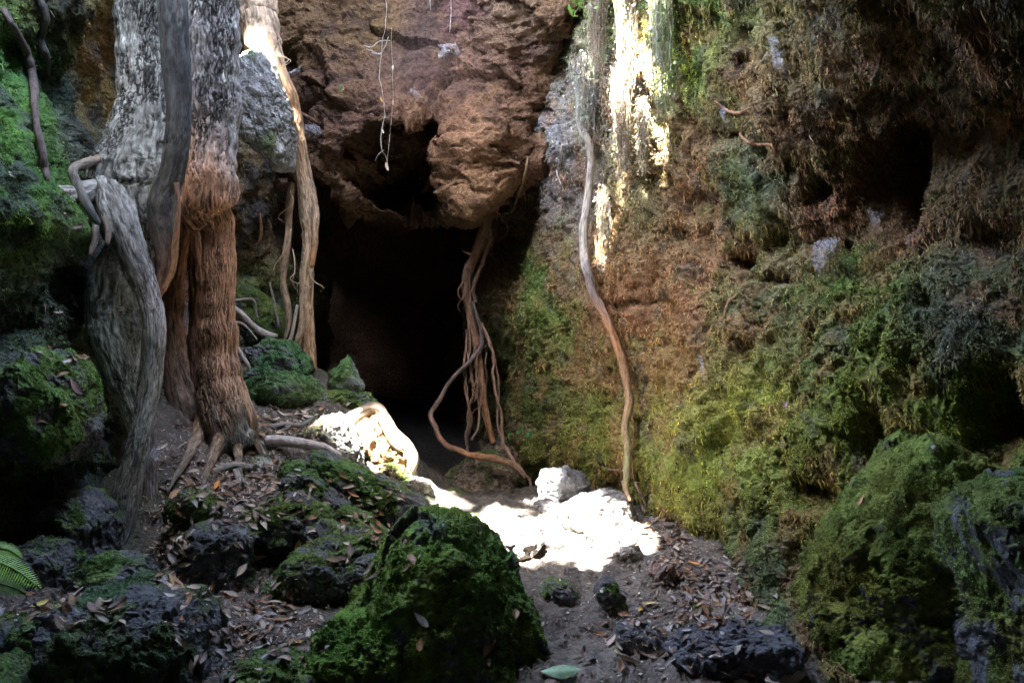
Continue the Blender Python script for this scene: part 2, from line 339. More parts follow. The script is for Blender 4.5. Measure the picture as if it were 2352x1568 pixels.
# central overhanging rock: front face down to a lip, then the underside running back into the cave
def overhang():
    us = np.linspace(560, 1420, 300)
    lipx = np.array([540,640,700,740,780,830,900,960,1020,1080,1130,1170,1230,1300,1430.])
    lipy = np.array([420,430,400,440,470,500,505,505,500,488,440,400,340,260,240.])
    lip = np.interp(us, lipx, lipy)
    nfront = 330; nback = 120
    rows = []
    t = np.linspace(0, 1, nfront)
    for k in t:
        vv = -700 + (lip + 700) * k
        rows.append(np.stack([us, vv], 1))
    UV = np.array(rows); u = UV[..., 0]; v = UV[..., 1]
    C = np.array([(600,0,7.2),(600,300,7.2),(700,0,6.9),(700,200,6.75),(690,330,6.6),(740,420,6.7),(850,500,6.9),(900,0,6.7),(900,150,6.5),(900,260,6.3),(1000,500,7.0),
                  (1050,0,6.6),(1050,150,6.5),(1050,270,6.25),(1060,400,6.2),(1100,430,6.15),(1060,480,6.3),(1150,300,6.1),(1200,200,6.2),(1250,50,5.9),(1180,380,6.3),(1230,300,6.4),(1300,200,6.3),(1330,0,5.8),(1400,100,6.0),
                  (800,450,6.7),(900,-500,6.2),(1300,-500,5.6),(600,-500,6.8)])
    d = rbf(C[:, 0], C[:, 1], C[:, 2], u, v, 300.0)
    # hollow under the brow
    hx = np.array([800,835,870,900,950,1000,1030,1045,1025,1020,1040,1000,930,860,810,795.]); hy = np.array([350,315,290,282,284,300,330,365,390,430,470,482,480,470,430,390.])
    cx, cy = 920, 385
    ang = np.arctan2(hy - cy, hx - cx); rr = np.hypot(hy - cy, hx - cx); o = np.argsort(ang)
    R = np.interp(np.arctan2(v - cy, u - cx), np.concatenate([ang[o] - 2 * np.pi, ang[o], ang[o] + 2 * np.pi]), np.tile(rr[o], 3))
    q = np.hypot(u - cx, v - cy) / R + 0.30 * fbm(np.stack([u / 60, v / 60, u * 0], -1), 4)
    deep = 1 - sm(0.72, 1.02, q)
    leftsoft = sm(800, 960, u)
    d = d + deep * (0.25 + 0.85 * leftsoft)
    # big ledges: fractures across the face
    G = P(u, v, d)
    # underside
    base = G[-1]; back = []
    for k in np.linspace(0, 1, nback + 1)[1:]:
        b = base.copy(); b[:, 1] += k * 7.0; b[:, 2] += 0.25 * math.sin(min(1, k * 3) * 1.57) * 0.6 - 0.25 * (1 - (1 - min(1, k * 8)) ** 2) * 0.3; b[:, 0] = base[:, 0] * (1 + 0.5 * k)
        back.append(b)
    G = np.concatenate([G, np.array(back)])
    N = gridnormals(G)
    N[:nfront] = facing_cam(G[:nfront], N[:nfront])
    s = np.where(N[nfront:, :, 2:3] > 0, -1, 1); N[nfront:] *= s
    crack = 1 - np.abs(fbm(G * np.array([1.1, 1.1, 2.0]) + 21, 2)) * 7
    h = 0.12 * fbm(G * 1.6 + 41, 3) + 0.05 * fbm(G * 4.5 + 2, 3) + 0.11 * facet(G * np.array([1.5, 1.5, 2.1]) + 0.25 * np.stack([fbm(G * 3 + 9 * k, 3) for k in range(3)], -1)) + 0.03 * facet(G * np.array([5, 5, 9]) + 0.4 * fbm(G * 5, 3)[..., None], 5) + 0.022 * fbm(G * np.array([10, 10, 22]), 3, ridged=True) + 0.012 * fbm(G * 45, 3) - 0.10 * np.clip(crack, 0, 1)
    G2 = G + N * h[..., None]
    uu = np.concatenate([u, np.repeat(us[None], nback, 0)]); vv = np.concatenate([v, np.repeat(lip[None], nback, 0)])
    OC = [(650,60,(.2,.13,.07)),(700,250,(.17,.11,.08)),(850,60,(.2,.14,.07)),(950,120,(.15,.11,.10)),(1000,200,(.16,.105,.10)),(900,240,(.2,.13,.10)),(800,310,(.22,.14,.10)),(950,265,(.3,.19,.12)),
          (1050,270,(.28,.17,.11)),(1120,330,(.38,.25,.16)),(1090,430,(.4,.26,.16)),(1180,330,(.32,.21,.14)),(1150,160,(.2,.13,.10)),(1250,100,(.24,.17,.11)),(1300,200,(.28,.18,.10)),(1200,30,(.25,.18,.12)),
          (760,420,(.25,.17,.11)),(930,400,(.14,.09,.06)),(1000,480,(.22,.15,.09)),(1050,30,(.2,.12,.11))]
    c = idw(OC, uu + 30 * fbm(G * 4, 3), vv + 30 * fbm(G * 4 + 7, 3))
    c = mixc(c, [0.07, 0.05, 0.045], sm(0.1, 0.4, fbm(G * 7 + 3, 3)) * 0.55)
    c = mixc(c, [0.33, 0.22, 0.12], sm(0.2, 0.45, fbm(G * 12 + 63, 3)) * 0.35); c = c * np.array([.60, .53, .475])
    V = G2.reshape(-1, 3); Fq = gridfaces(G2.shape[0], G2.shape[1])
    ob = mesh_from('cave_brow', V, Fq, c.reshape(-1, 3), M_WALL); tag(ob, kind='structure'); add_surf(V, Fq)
    return G2, c
overhang()

# cave back wall and the shell that closes the place over and behind the camera, open to the sky in the middle
def cave_back():
    n = 160; u, v = np.meshgrid(np.linspace(200, 1700, n), np.linspace(100, 1500, n))
    d = 10.2 - 2.6 * np.abs((u - 950) / 600) ** 2 - 0.8 * sm(1000, 1080, u)
    G = P(u, v, d); h = 0.5 * fbm(G * 0.9, 4) + 0.1 * fbm(G * 5, 3)
    G = G + CF * -h[..., None]
    c = np.zeros(G.shape) + np.array([0.13, 0.075, 0.045]); c *= (1 + 0.5 * fbm(G * 3, 3)[..., None])
    o = mesh_from('cave_wall', G.reshape(-1, 3), gridfaces(n, n), c.reshape(-1, 3), M_WALL); tag(o, kind='structure')
cave_back()
HOLE = dict(x0=-3.7, x1=0.48, y0=2.2, y1=6.9)
def shell():
    nth, nph = 360, 200
    th, ph = np.meshgrid(np.linspace(0, 2 * np.pi, nth), np.linspace(-0.12, np.pi / 2, nph))
    x = np.cos(th) * np.cos(ph); y = np.sin(th) * np.cos(ph); z = np.sin(ph)
    k = np.sign(z) * np.abs(z) ** 0.75
    G = np.stack([-0.3 + 6.0 * x, 4.0 + 12 * y, 0 + 5.2 * k], -1)
    G += 0.35 * fbm(G * 0.8, 4)[..., None] * np.stack([x, y, z], -1)
    xx = G[..., 0] + 0.5 * fbm(G * 1.2 + 5, 3); yv = G[..., 1] + 0.5 * fbm(G * 1.2 + 55, 3)
    cx = (HOLE['x0'] + HOLE['x1']) / 2; cy = (HOLE['y0'] + HOLE['y1']) / 2; rx = (HOLE['x1'] - HOLE['x0']) / 2; ry = (HOLE['y1'] - HOLE['y0']) / 2
    inside = (((xx - cx) / rx) ** 2 + ((yv - cy) / ry) ** 2 < 1) & (G[..., 2] > 2)
    Fq = gridfaces(nph, nth); keep = ~inside.reshape(-1)[Fq].any(1)
    c = np.zeros(G.shape) + np.array([0.11, 0.08, 0.05]); c *= (1 + 0.4 * fbm(G * 2, 3)[..., None])
    o = mesh_from('cave_roof', G.reshape(-1, 3), Fq[keep], c.reshape(-1, 3), M_WALL); tag(o, kind='structure')
shell()

# ------------------------------------------------------------------ boulders
def cubesphere(n):
    t = np.tan(np.linspace(-np.pi / 4, np.pi / 4, n)); a, b = np.meshgrid(t, t); o = np.ones_like(a)
    fs = [np.stack(s, -1) for s in ((o, a, b), (-o, -a, b), (a, -o, b), (-a, o, b), (a, b, o), (-a, b, -o))]
    V = np.concatenate([f.reshape(-1, 3) for f in fs]); Fq = np.concatenate([gridfaces(n, n) + i * n * n for i in range(6)])
    V /= np.linalg.norm(V, axis=1, keepdims=True)
    key = np.round(V * 1e5).astype(np.int64); _, idx, inv = np.unique(key, axis=0, return_index=True, return_inverse=True)
    return V[idx], inv.reshape(-1)[Fq]
CS = {}
def ledge():      # unseen rock slab added above the view to darken the right-hand wall
    D, Fq = cubesphere(90)
    V = np.array([1.85, 2.65, 2.85]) + D * np.array([1.9, 1.5, .42]); V = V + D * (.22 * fbm(V * 1.4, 4) + .05 * fbm(V * 7, 3))[:, None]
    c = np.array([.12, .085, .05]) * (1 + .4 * fbm(V * 4, 3)[:, None])
    tag(mesh_from('added_shade_slab', V, Fq, c, M_WALL), kind='structure')
ledge()
def vnormals(V, Fq):
    fn = np.cross(V[Fq[:, 2]] - V[Fq[:, 0]], V[Fq[:, 3]] - V[Fq[:, 1]])
    N = np.zeros_like(V)
    for k in range(4): np.add.at(N, Fq[:, k], fn)
    return N / (np.linalg.norm(N, axis=1, keepdims=True) + 1e-12)
BN = [0]
def boulder(name, label, cat, outline, d, thick, rock=(.075, .078, .085), moss=(.07, .12, .03), mossy=0.5, res=60, rough=1.0, facets=7, tufts=6000, tuft=0.009,
            boxy=0.62, group=None, back=None, tilt=0.0):
    BN[0] += 1; seed = BN[0] * 13.7; rg = np.random.default_rng(BN[0])
    if res not in CS: CS[res] = cubesphere(res)
    D, Fq = CS[res]
    o = np.array(outline, float)
    if d is None:
        hg = cast(GBVH, (o[:, 0].min() + o[:, 0].max()) / 2, min(o[:, 1].max() - 6, 1560)); d = hg[2] + thick * .75
    cu, cv = (o[:, 0].min() + o[:, 0].max()) / 2, (o[:, 1].min() + o[:, 1].max()) / 2
    th = np.linspace(-np.pi, np.pi, 181); R = np.zeros(181)
    for i, t in enumerate(th):
        dx, dy = math.cos(t), math.sin(t); best = 1.0
        for k in range(len(o)):
            x1, y1 = o[k] - (cu, cv); x2, y2 = o[(k + 1) % len(o)] - (cu, cv)
            ex, ey = x2 - x1, y2 - y1; den = dx * ey - dy * ex
            if abs(den) < 1e-9: continue
            s = (x1 * ey - y1 * ex) / den; q = (x1 * dy - y1 * dx) / den
            if s > 0 and -1e-6 <= q <= 1 + 1e-6: best = max(best, s)
        R[i] = best
    ker = np.ones(5) / 5; R = np.convolve(np.concatenate([R[-3:-1], R, R[1:3]]), ker, 'valid')
    a, b, c = D[:, 0], D[:, 2], D[:, 1]         # right, up, away
    rho = np.sqrt(a * a + b * b); theta = np.arctan2(-b, a)
    loc = D.copy()
    # facets in unit space
    L = np.stack([a, c, b], 1)
    sc = np.ones(len(L))
    for k in range(facets):
        nn = rg.normal(size=3); nn /= np.linalg.norm(nn); off = rg.uniform(0.78, 0.95)
        dp = L @ nn; sc = np.where(dp * sc > off, off / np.maximum(dp, 1e-6), sc)
    rp = rho ** boxy; cp = np.sign(c) * np.abs(c) ** boxy
    Rt = np.interp(theta, th, R)
    du = np.cos(theta) * Rt * rp; dv = np.sin(theta) * Rt * rp
    s2 = 0.35 + 0.65 * sc if facets else sc
    s2 = sc ** 0.7
    m = d / FPX
    base = P(cu, cv, d)
    V = base + (du * m * s2)[:, None] * CR - (dv * m * s2)[:, None] * CU + (cp * thick * s2)[:, None] * CF + (cp * thick * s2 * tilt)[:, None] * CU
    size = float(np.mean(R) * m)
    rad = (V - base) / (np.linalg.norm(V - base, axis=1, keepdims=True) + 1e-9)
    f1 = 1.3 / max(size, 0.05)
    wq = V + 0.25 * size * np.stack([fbm(V * f1 * 2 + seed + 7 * k, 3) for k in range(3)], -1)
    h = size * (0.16 * fbm(V * f1 + seed, 3) + 0.07 * facet(wq * 2.2 / size, BN[0])) + rough * (0.020 * fbm(V * 14 + seed, 3) + 0.010 * fbm(V * 50 + seed, 3) - 0.012 * sm(.1, .45, fbm(V * 30 + seed + 60, 2))) * min(1, size / 0.13)
    V = V + rad * h[:, None]
    N = vnormals(V, Fq)
    if np.sum(N * rad) < 0: N = -N; Fq = Fq[:, ::-1]
    up = N[:, 2]
    mk = sm(0.45 - mossy, 0.9 - mossy, 0.4 * up + 0.95 * fbm(V * 10 + seed, 3) + 0.5 * fbm(V * 3.5 + seed, 2)) if mossy > 0 else np.zeros(len(V))
    colr = np.zeros_like(V) + np.array(rock); colr = colr * (1 + 0.45 * fbm(V * 8 + seed, 4)[:, None])
    colr = mixc(colr, np.array(rock) * 2.2, sm(0.25, 0.5, fbm(V * 25 + seed + 3, 3)) * 0.4)
    mc = np.array(moss) * (1 + 0.45 * fbm(V * 6 + seed + 9, 3)[:, None]) ; mc[:, 0] *= 1 + 0.35 * fbm(V * 4 + 31, 2)
    colr = colr * (1 - mk[:, None]) + mc * mk[:, None]
    ob = mesh_from(name, V, Fq, colr, M_ROCK); add_surf(V, Fq)
    tag(ob, label, cat, group)
    if mossy > 0 and tufts:
        vis = np.sum(N * (CP - V), 1) > -0.15 * d
        area = np.ones(len(V)); pr = mk ** 1.2 * vis * sm(-0.3, 0.3, fbm(V * 22 + seed, 2))
        if pr.sum() > 0:
            tufts = int(tufts * 3.2); idx = RG.choice(len(V), tufts, p=pr / pr.sum())
            jp = RG.normal(size=(tufts, 3)) * size * 1.2 / res; jp -= N[idx] * np.sum(jp * N[idx], 1, keepdims=True)
            scatter('moss', V[idx] + jp, N[idx], mc[idx] * 1.3, tuft * 0.36, M_MOSS, parent=ob)
    return ob

B = boulder
B('mossy_boulder','largest green mossy boulder in the middle foreground, left of the earth path','boulder',
  [(870,1270),(900,1215),(950,1185),(1060,1188),(1120,1250),(1175,1330),(1230,1400),(1258,1480),(1262,1620),(1150,1760),(900,1800),(740,1760),(700,1600),(760,1500),(800,1410),(850,1330)],3.35,0.42,
  moss=(.095,.165,.03),mossy=.85,res=150,tufts=42000,tuft=.012,facets=4,rough=1.1,boxy=.8)
B('mossy_boulder','low green mossy boulder spilling left from the largest boulder at the bottom edge','boulder',
  [(690,1490),(760,1420),(850,1390),(930,1430),(960,1560),(900,1720),(700,1720),(640,1600)],3.1,0.28,moss=(.085,.16,.025),mossy=.9,res=100,tufts=16000,tuft=.011,facets=3,rough=1.3)
B('boulder','dark pitted lava block right of the base of the leaning grey roots','boulder',
  [(412,1230),(450,1205),(540,1200),(572,1215),(580,1290),(570,1350),(500,1375),(430,1360),(408,1300)],3.85,0.17,mossy=.22,res=80,tufts=5000,facets=9,boxy=.5)
B('boulder','moss-topped lava rock with a jutting right edge above a dark hollow','boulder',
  [(640,1305),(665,1275),(720,1262),(780,1280),(800,1320),(800,1350),(745,1375),(690,1378),(650,1345)],3.7,0.18,mossy=.45,res=80,tufts=6000,facets=8,boxy=.5)
B('boulder','upright grey wedge of lava below the moss-topped rock','boulder',
  [(610,1330),(650,1345),(695,1385),(670,1420),(648,1440),(615,1420),(600,1370)],3.68,0.12,mossy=.15,res=50,tufts=1500,facets=8,boxy=.5)
B('mossy_boulder','lumpy mossy rock between the leaf litter and the dark pitted block','boulder',
  [(540,1205),(575,1165),(640,1150),(700,1150),(745,1175),(770,1215),(720,1250),(650,1262),(580,1250)],4.15,0.22,mossy=.7,res=90,tufts=12000,facets=4,rough=1.4)
B('rock','small black lava knob on top of the lumpy mossy rock','rock',
  [(655,1130),(690,1128),(715,1145),(725,1175),(695,1180),(660,1160)],4.2,0.08,mossy=.2,res=40,tufts=800,rough=1.3)
B('mossy_boulder','small mossy rock just right of the leaning grey roots','boulder',
  [(392,1140),(430,1118),(480,1130),(505,1160),(490,1200),(430,1205),(385,1180)],4.1,0.14,mossy=.7,res=60,tufts=5000)
B('boulder','biggest dark boulder at the lower left, its top dusted with moss','boulder',
  [(140,1400),(200,1365),(300,1350),(420,1370),(470,1420),(490,1500),(510,1580),(440,1700),(250,1740),(160,1620),(140,1500)],3.0,0.33,mossy=.42,moss=(.055,.09,.04),res=120,tufts=16000,facets=7,boxy=.55,rough=1.2)
B('mossy_boulder','rounded mossy rock left of the biggest dark boulder','boulder',[(40,1440),(80,1405),(145,1400),(160,1470),(150,1530),(90,1545),(45,1510)],3.05,0.17,mossy=.6,res=60,tufts=5000)
B('mossy_boulder','mossy rock cut by the left edge of the view beneath the yellow leaf','boulder',[(-90,1440),(-20,1415),(30,1440),(45,1490),(20,1530),(-80,1540)],3.0,0.18,mossy=.6,res=60,tufts=4000)
B('mossy_boulder','dim mossy rock in the bottom left corner','boulder',[(-60,1560),(0,1515),(60,1530),(85,1590),(60,1680),(-60,1680)],2.7,0.16,mossy=.5,res=60,tufts=4000)
B('mossy_boulder','low mossy rock at the bottom edge right of the biggest dark boulder','boulder',[(500,1560),(560,1520),(650,1505),(720,1540),(740,1620),(700,1700),(520,1700)],2.85,0.2,mossy=.55,res=70,tufts=7000)
B('boulder','shadowed dark block behind the fern fronds','boulder',[(45,1260),(90,1235),(150,1240),(175,1290),(180,1370),(110,1400),(50,1370)],3.65,0.17,mossy=.15,res=60,tufts=1200)
B('boulder','long dark slab with a mossy face slanting down towards the sunlit floor','boulder',
  [(695,1045),(740,1035),(800,1065),(870,1100),(950,1135),(985,1160),(990,1195),(920,1215),(850,1185),(790,1150),(745,1095)],4.65,0.2,mossy=.38,res=100,tufts=8000,facets=5,rough=1.3)
B('mossy_boulder','larger of the two mossy boulders stacked behind the reddish trunk base','boulder',[(552,870),(600,845),(680,850),(735,880),(742,915),(690,940),(600,940),(555,915)],5.6,0.28,mossy=.75,moss=(.08,.15,.06),res=80,tufts=12000,tuft=.012)
B('mossy_boulder','upper of the two mossy boulders stacked behind the reddish trunk base','boulder',[(575,800),(620,780),(680,785),(715,820),(725,860),(670,870),(590,865)],5.85,0.26,mossy=.75,moss=(.08,.15,.06),res=80,tufts=10000,tuft=.012)
B('rock','pointed mossy rock standing against the black cave mouth','rock',[(755,880),(760,855),(782,830),(798,813),(812,835),(822,865),(842,885),(830,905),(790,898),(760,892)],5.8,0.13,mossy=.6,moss=(.1,.16,.06),rock=(.16,.18,.17),res=60,tufts=4000,facets=4,rough=.6,boxy=.9)
B('mossy_boulder','dim rounded mossy rock behind the reddish trunk beside the hanging root','boulder',[(530,680),(560,655),(610,680),(645,720),(655,770),(600,800),(530,790)],6.5,0.3,mossy=.75,moss=(.1,.14,.035),res=60,tufts=5000,tuft=.012,rough=.7)
B('boulder','pale sunlit rock ledge right of the fallen root','boulder',[(700,985),(745,955),(790,955),(812,985),(850,1035),(852,1080),(800,1062),(750,1040),(700,1020)],5.2,0.16,mossy=.3,rock=(.18,.18,.17),moss=(.16,.2,.08),res=80,tufts=4000)
B('rock','low mossy shoulder of rock under the pointed rock','rock',[(740,900),(790,892),(850,905),(880,950),(850,970),(780,960),(735,935)],5.7,0.2,mossy=.6,moss=(.08,.14,.04),res=60,tufts=5000)
B('rock','rough lump of roots and soil at the foot of the pale arching root','rock',[(850,1050),(900,1040),(945,1070),(960,1120),(910,1135),(860,1100)],5.3,0.16,mossy=.55,rock=(.16,.12,.08),moss=(.15,.17,.05),res=60,tufts=4000)
B('rock','knobbly sunlit rock on the ridge beyond the slanting slab','rock',[(960,1112),(985,1103),(1005,1125),(1020,1150),(985,1155),(962,1140)],5.25,0.09,mossy=0,rock=(.26,.24,.22),res=40,tufts=0)
B('rock','jagged half-lit stone on the ridge just below the arching root','rock',[(925,1105),(955,1092),(990,1108),(985,1130),(940,1135)],5.15,0.08,mossy=.2,rock=(.2,.18,.16),res=40,tufts=400,facets=8)
B('rock','small angular stone half in shade where the ridge meets the sunlit floor','rock',[(1050,1195),(1075,1175),(1105,1190),(1112,1215),(1070,1222)],4.9,0.08,mossy=.2,rock=(.16,.15,.14),res=40,tufts=400,facets=8)
B('rock','brown mossy stone on the far side of the sunlit ridge','rock',[(1015,1130),(1045,1120),(1080,1145),(1105,1180),(1070,1185),(1025,1160)],5.4,0.12,mossy=.4,rock=(.17,.14,.11),moss=(.12,.14,.05),res=50,tufts=900,facets=6)
B('rock','sunlit flat rock between the ridge and the sunlit floor','rock',[(1000,1150),(1035,1148),(1080,1180),(1098,1205),(1060,1215),(1015,1185)],5.05,0.12,mossy=0.1,rock=(.26,.24,.22),res=40,tufts=500)
B('boulder','larger brown-green mound at the cave mouth behind the looping root','boulder',[(1010,1110),(1060,1060),(1120,1020),(1180,1035),(1215,1090),(1225,1160),(1200,1215),(1060,1220),(1020,1160)],6.9,0.45,mossy=.35,rock=(.17,.13,.10),moss=(.10,.12,.05),res=90,tufts=5000,tuft=.012)
B('boulder','low shadowed mound at the foot of the hanging root cluster','boulder',[(1100,1020),(1140,1000),(1190,1010),(1220,1050),(1230,1100),(1150,1110)],7.3,0.35,mossy=.3,rock=(.13,.10,.08),moss=(.07,.09,.04),res=60,tufts=2000)
B('boulder','round grey rock with a white sunlit left flank at the back of the sunlit floor','boulder',[(1230,1110),(1250,1080),(1300,1070),(1340,1085),(1358,1115),(1345,1150),(1300,1165),(1240,1155)],5.2,0.14,mossy=0,rock=(.17,.17,.18),res=70,tufts=0,facets=4,rough=.6,boxy=.75)
B('rock','craggy foot of rock under the round grey rock','rock',[(1222,1150),(1260,1140),(1295,1155),(1285,1185),(1245,1200),(1225,1180)],5.05,0.09,mossy=0,rock=(.22,.21,.21),res=50,tufts=0)
B('boulder','flat sloping slab half in sun in front of the round grey rock','boulder',[(1280,1180),(1330,1145),(1390,1125),(1445,1140),(1460,1190),(1430,1225),(1340,1225),(1285,1210)],None,0.22,mossy=0,rock=(.24,.23,.22),res=70,tufts=1000,facets=5)
B('boulder','white sunlit slab right beside the largest mossy boulder','boulder',[(1090,1210),(1140,1195),(1215,1200),(1250,1230),(1230,1265),(1180,1290),(1130,1270),(1095,1240)],None,0.2,mossy=0,rock=(.26,.24,.22),res=60,tufts=0,facets=5,rough=.7)
B('rock','sunlit stone in the middle of the bright floor','rock',[(1340,1215),(1400,1205),(1440,1230),(1420,1262),(1350,1265)],None,0.12,mossy=0,rock=(.24,.22,.2),res=50,tufts=0,rough=.7)
B('rock','sunlit stone at the right edge of the bright floor','rock',[(1400,1260),(1450,1245),(1475,1265),(1460,1290),(1410,1290)],None,0.09,mossy=0,rock=(.22,.2,.18),res=40,tufts=0,rough=.7)
B('rock','angular dark stone standing at the near edge of the sunlit floor','rock',[(1362,1350),(1385,1325),(1410,1330),(1435,1370),(1442,1415),(1395,1400),(1368,1380)],None,0.09,mossy=.15,rock=(.1,.1,.105),res=60,tufts=800,facets=8,boxy=.5)
B('rock','low pitted stone between the angular stone and the largest mossy boulder','rock',[(1235,1350),(1265,1328),(1310,1340),(1335,1370),(1300,1392),(1245,1385)],None,0.12,mossy=.1,rock=(.11,.11,.115),res=60,tufts=500)
B('rock','small reddish-brown stone at the right tip of the sunlit floor','rock',[(1488,1310),(1505,1285),(1540,1290),(1560,1320),(1540,1342),(1500,1342)],None,0.09,mossy=0,rock=(.2,.13,.11),res=50,tufts=0)
B('rock','three-cornered dark stone left of the longest dark rock on the path','rock',[(1405,1490),(1410,1440),(1450,1425),(1510,1450),(1542,1485),(1520,1508),(1440,1515)],None,0.12,mossy=0,rock=(.08,.08,.088),res=70,tufts=0,facets=8,boxy=.55)
B('boulder','longest dark pitted rock lying at the foot of the mossy wall on the path','boulder',[(1530,1500),(1570,1460),(1660,1440),(1760,1435),(1830,1450),(1840,1500),(1800,1555),(1700,1565),(1590,1548)],None,0.17,mossy=.05,rock=(.075,.076,.085),res=110,tufts=300,facets=6,boxy=.6,rough=1.3)
B('rock','small dark stone among the leaves right of the angular stone','rock',[(1585,1405),(1610,1388),(1640,1400),(1645,1425),(1600,1430)],None,0.06,mossy=.3,res=40,tufts=800)
B('mossy_boulder','tall green mossy boulder leaning on the wall at the lower right, peaked at the top','boulder',
  [(1890,1240),(1960,1180),(2010,1090),(2060,1010),(2120,985),(2170,1040),(2260,1085),(2300,1160),(2330,1400),(2300,1700),(2100,1780),(1880,1700),(1830,1560),(1850,1400)],3.3,0.40,
  mossy=.95,moss=(.10,.125,.022),res=170,tufts=52000,tuft=.011,facets=3,rough=1.2,boxy=.8)
B('mossy_boulder','mossy boulder cut by the right edge of the view under the dark gap','boulder',[(2170,1150),(2260,1095),(2400,1090),(2520,1140),(2560,1400),(2500,1700),(2260,1700),(2230,1400)],2.75,0.35,
  mossy=.9,moss=(.07,.095,.02),res=110,tufts=20000,tuft=.011,facets=4,rough=1.4,boxy=.8)
B('mossy_boulder','green mossy swelling of rock at the left below the tangle of roots','boulder',[(10,960),(50,870),(110,795),(160,830),(200,900),(215,1000),(170,1060),(60,1040),(0,1010)],3.8,0.3,mossy=.6,moss=(.07,.13,.03),res=90,tufts=12000)
B('rock','small dark stone beside the biggest dark boulder','rock',[(462,1395),(485,1375),(512,1390),(515,1420),(480,1430)],3.4,0.05,mossy=.05,res=40,tufts=200)
B('rock','grey stone wedged between the mossy rock and the largest boulder','rock',[(865,1240),(890,1222),(915,1245),(915,1275),(885,1280)],4.0,0.06,mossy=.2,res=36,tufts=400)
B('rock','crumbly brown stone half buried in leaf litter at the lower left','rock',[(560,1470),(590,1448),(640,1452),(660,1480),(620,1500),(575,1495)],3.25,0.07,mossy=.05,rock=(.09,.075,.07),res=46,tufts=200,rough=1.4)
B('rock','grey lichened rock under the sunlit upper root','rock',[(552,140),(585,120),(625,130),(652,210),(672,300),(668,380),(640,400),(600,350),(560,320),(545,230)],5.75,0.2,mossy=.3,rock=(.2,.2,.19),moss=(.1,.12,.06),res=70,tufts=3000,rough=1.2)

B('boulder','black mossy rock in deep shade left of the foot of the grey roots','boulder',[(100,1150),(200,1130),(262,1190),(250,1290),(160,1300),(90,1250)],3.95,0.25,mossy=.35,res=70,tufts=2500)
B('mossy_boulder','broad mossy rock filling the bank directly left of the largest boulder','boulder',[(700,1250),(770,1215),(860,1225),(920,1290),(900,1380),(840,1430),(750,1400),(700,1330)],3.95,0.26,mossy=.6,res=80,tufts=6000,facets=7)
B('mossy_boulder','flat mossy rock shelf joining the slanting slab to the lumpy rocks','boulder',[(640,1090),(720,1085),(800,1140),(860,1190),(830,1215),(740,1190),(660,1150)],4.5,0.2,mossy=.5,res=70,tufts=5000,facets=6)
B('rock','dark mossy stone tucked against the upper left shoulder of the largest boulder','rock',[(745,1190),(790,1165),(850,1185),(885,1230),(850,1262),(780,1245)],4.2,0.15,mossy=.4,res=60,tufts=2500)
B('rock','dark rough stone filling the notch left of the largest boulder','rock',[(790,1310),(830,1270),(880,1290),(895,1360),(860,1410),(800,1390)],3.75,0.16,mossy=.4,res=60,tufts=2500)
B('rock','low mossy stone in front of the lumpy mossy rock','rock',[(700,1200),(745,1190),(790,1225),(780,1275),(720,1280)],4.0,0.12,mossy=.5,res=50,tufts=2000)
B('boulder','shaded grey-green rock face under the left end of the slanting slab','rock',[(640,1060),(690,1055),(745,1090),(750,1130),(690,1140),(640,1110)],4.7,0.12,mossy=.3,res=50,tufts=1500)
B('boulder','broad dark rock behind the biggest dark boulder at the foot of the grey roots','boulder',[(170,1300),(240,1270),(330,1290),(370,1340),(330,1385),(220,1390),(165,1350)],3.6,0.2,mossy=.25,res=70,tufts=2500)
# ------------------------------------------------------------------ moss / fibres on the walls
def wall_scatter(W, nleaf, nfib, label, urange, vrange, lsize, fsize, greenkey=True):
    o, G, N, C, u, v = W
    ok = (u > urange[0]) & (u < urange[1]) & (v > vrange[0]) & (v < vrange[1])
    g = G[ok]; n = N[ok]; c = C[ok]
    green = sm(0.9, 1.35, c[:, 1] / np.maximum(c[:, 0], 1e-4))
    clump = sm(-0.25, 0.35, fbm(g * 14 + 5, 3))
    for nm, cnt, pr, sz, kd, mt, boost in (('moss', nleaf, (0.05 + green) * clump, lsize, 'leaf', M_MOSS, 1.35), ('rootlets', nfib, (1.15 - green) * (0.2 + clump), fsize, 'fibre', M_FIBRE, 1.35)):
        idx = RG.choice(len(g), cnt, p=pr / pr.sum())
        ob = scatter(nm, g[idx] + RG.normal(size=(cnt, 3)) * 0.004, n[idx], c[idx] * boost * np.array([1.12, 1.03, .85]), sz, mt, kind=kd, jit=.6)
        tag(ob, label[nm], 'moss' if nm == 'moss' else 'rootlets', kind='stuff')
wall_scatter(RWO, 260000, 210000, {'moss': 'green and olive moss covering the right-hand rock wall', 'rootlets': 'fine brown rootlets hanging all over the right-hand rock wall'},
             (1100, 2480), (-120, 1600), 0.0062, 0.021)
wall_scatter(LWO, 110000, 20000, {'moss': 'green moss covering the rock wall on the left', 'rootlets': 'fine dark rootlets on the rock wall on the left'}, (-80, 700), (-80, 1420), 0.0068, 0.025)

BVH = build_bvh(SURF)

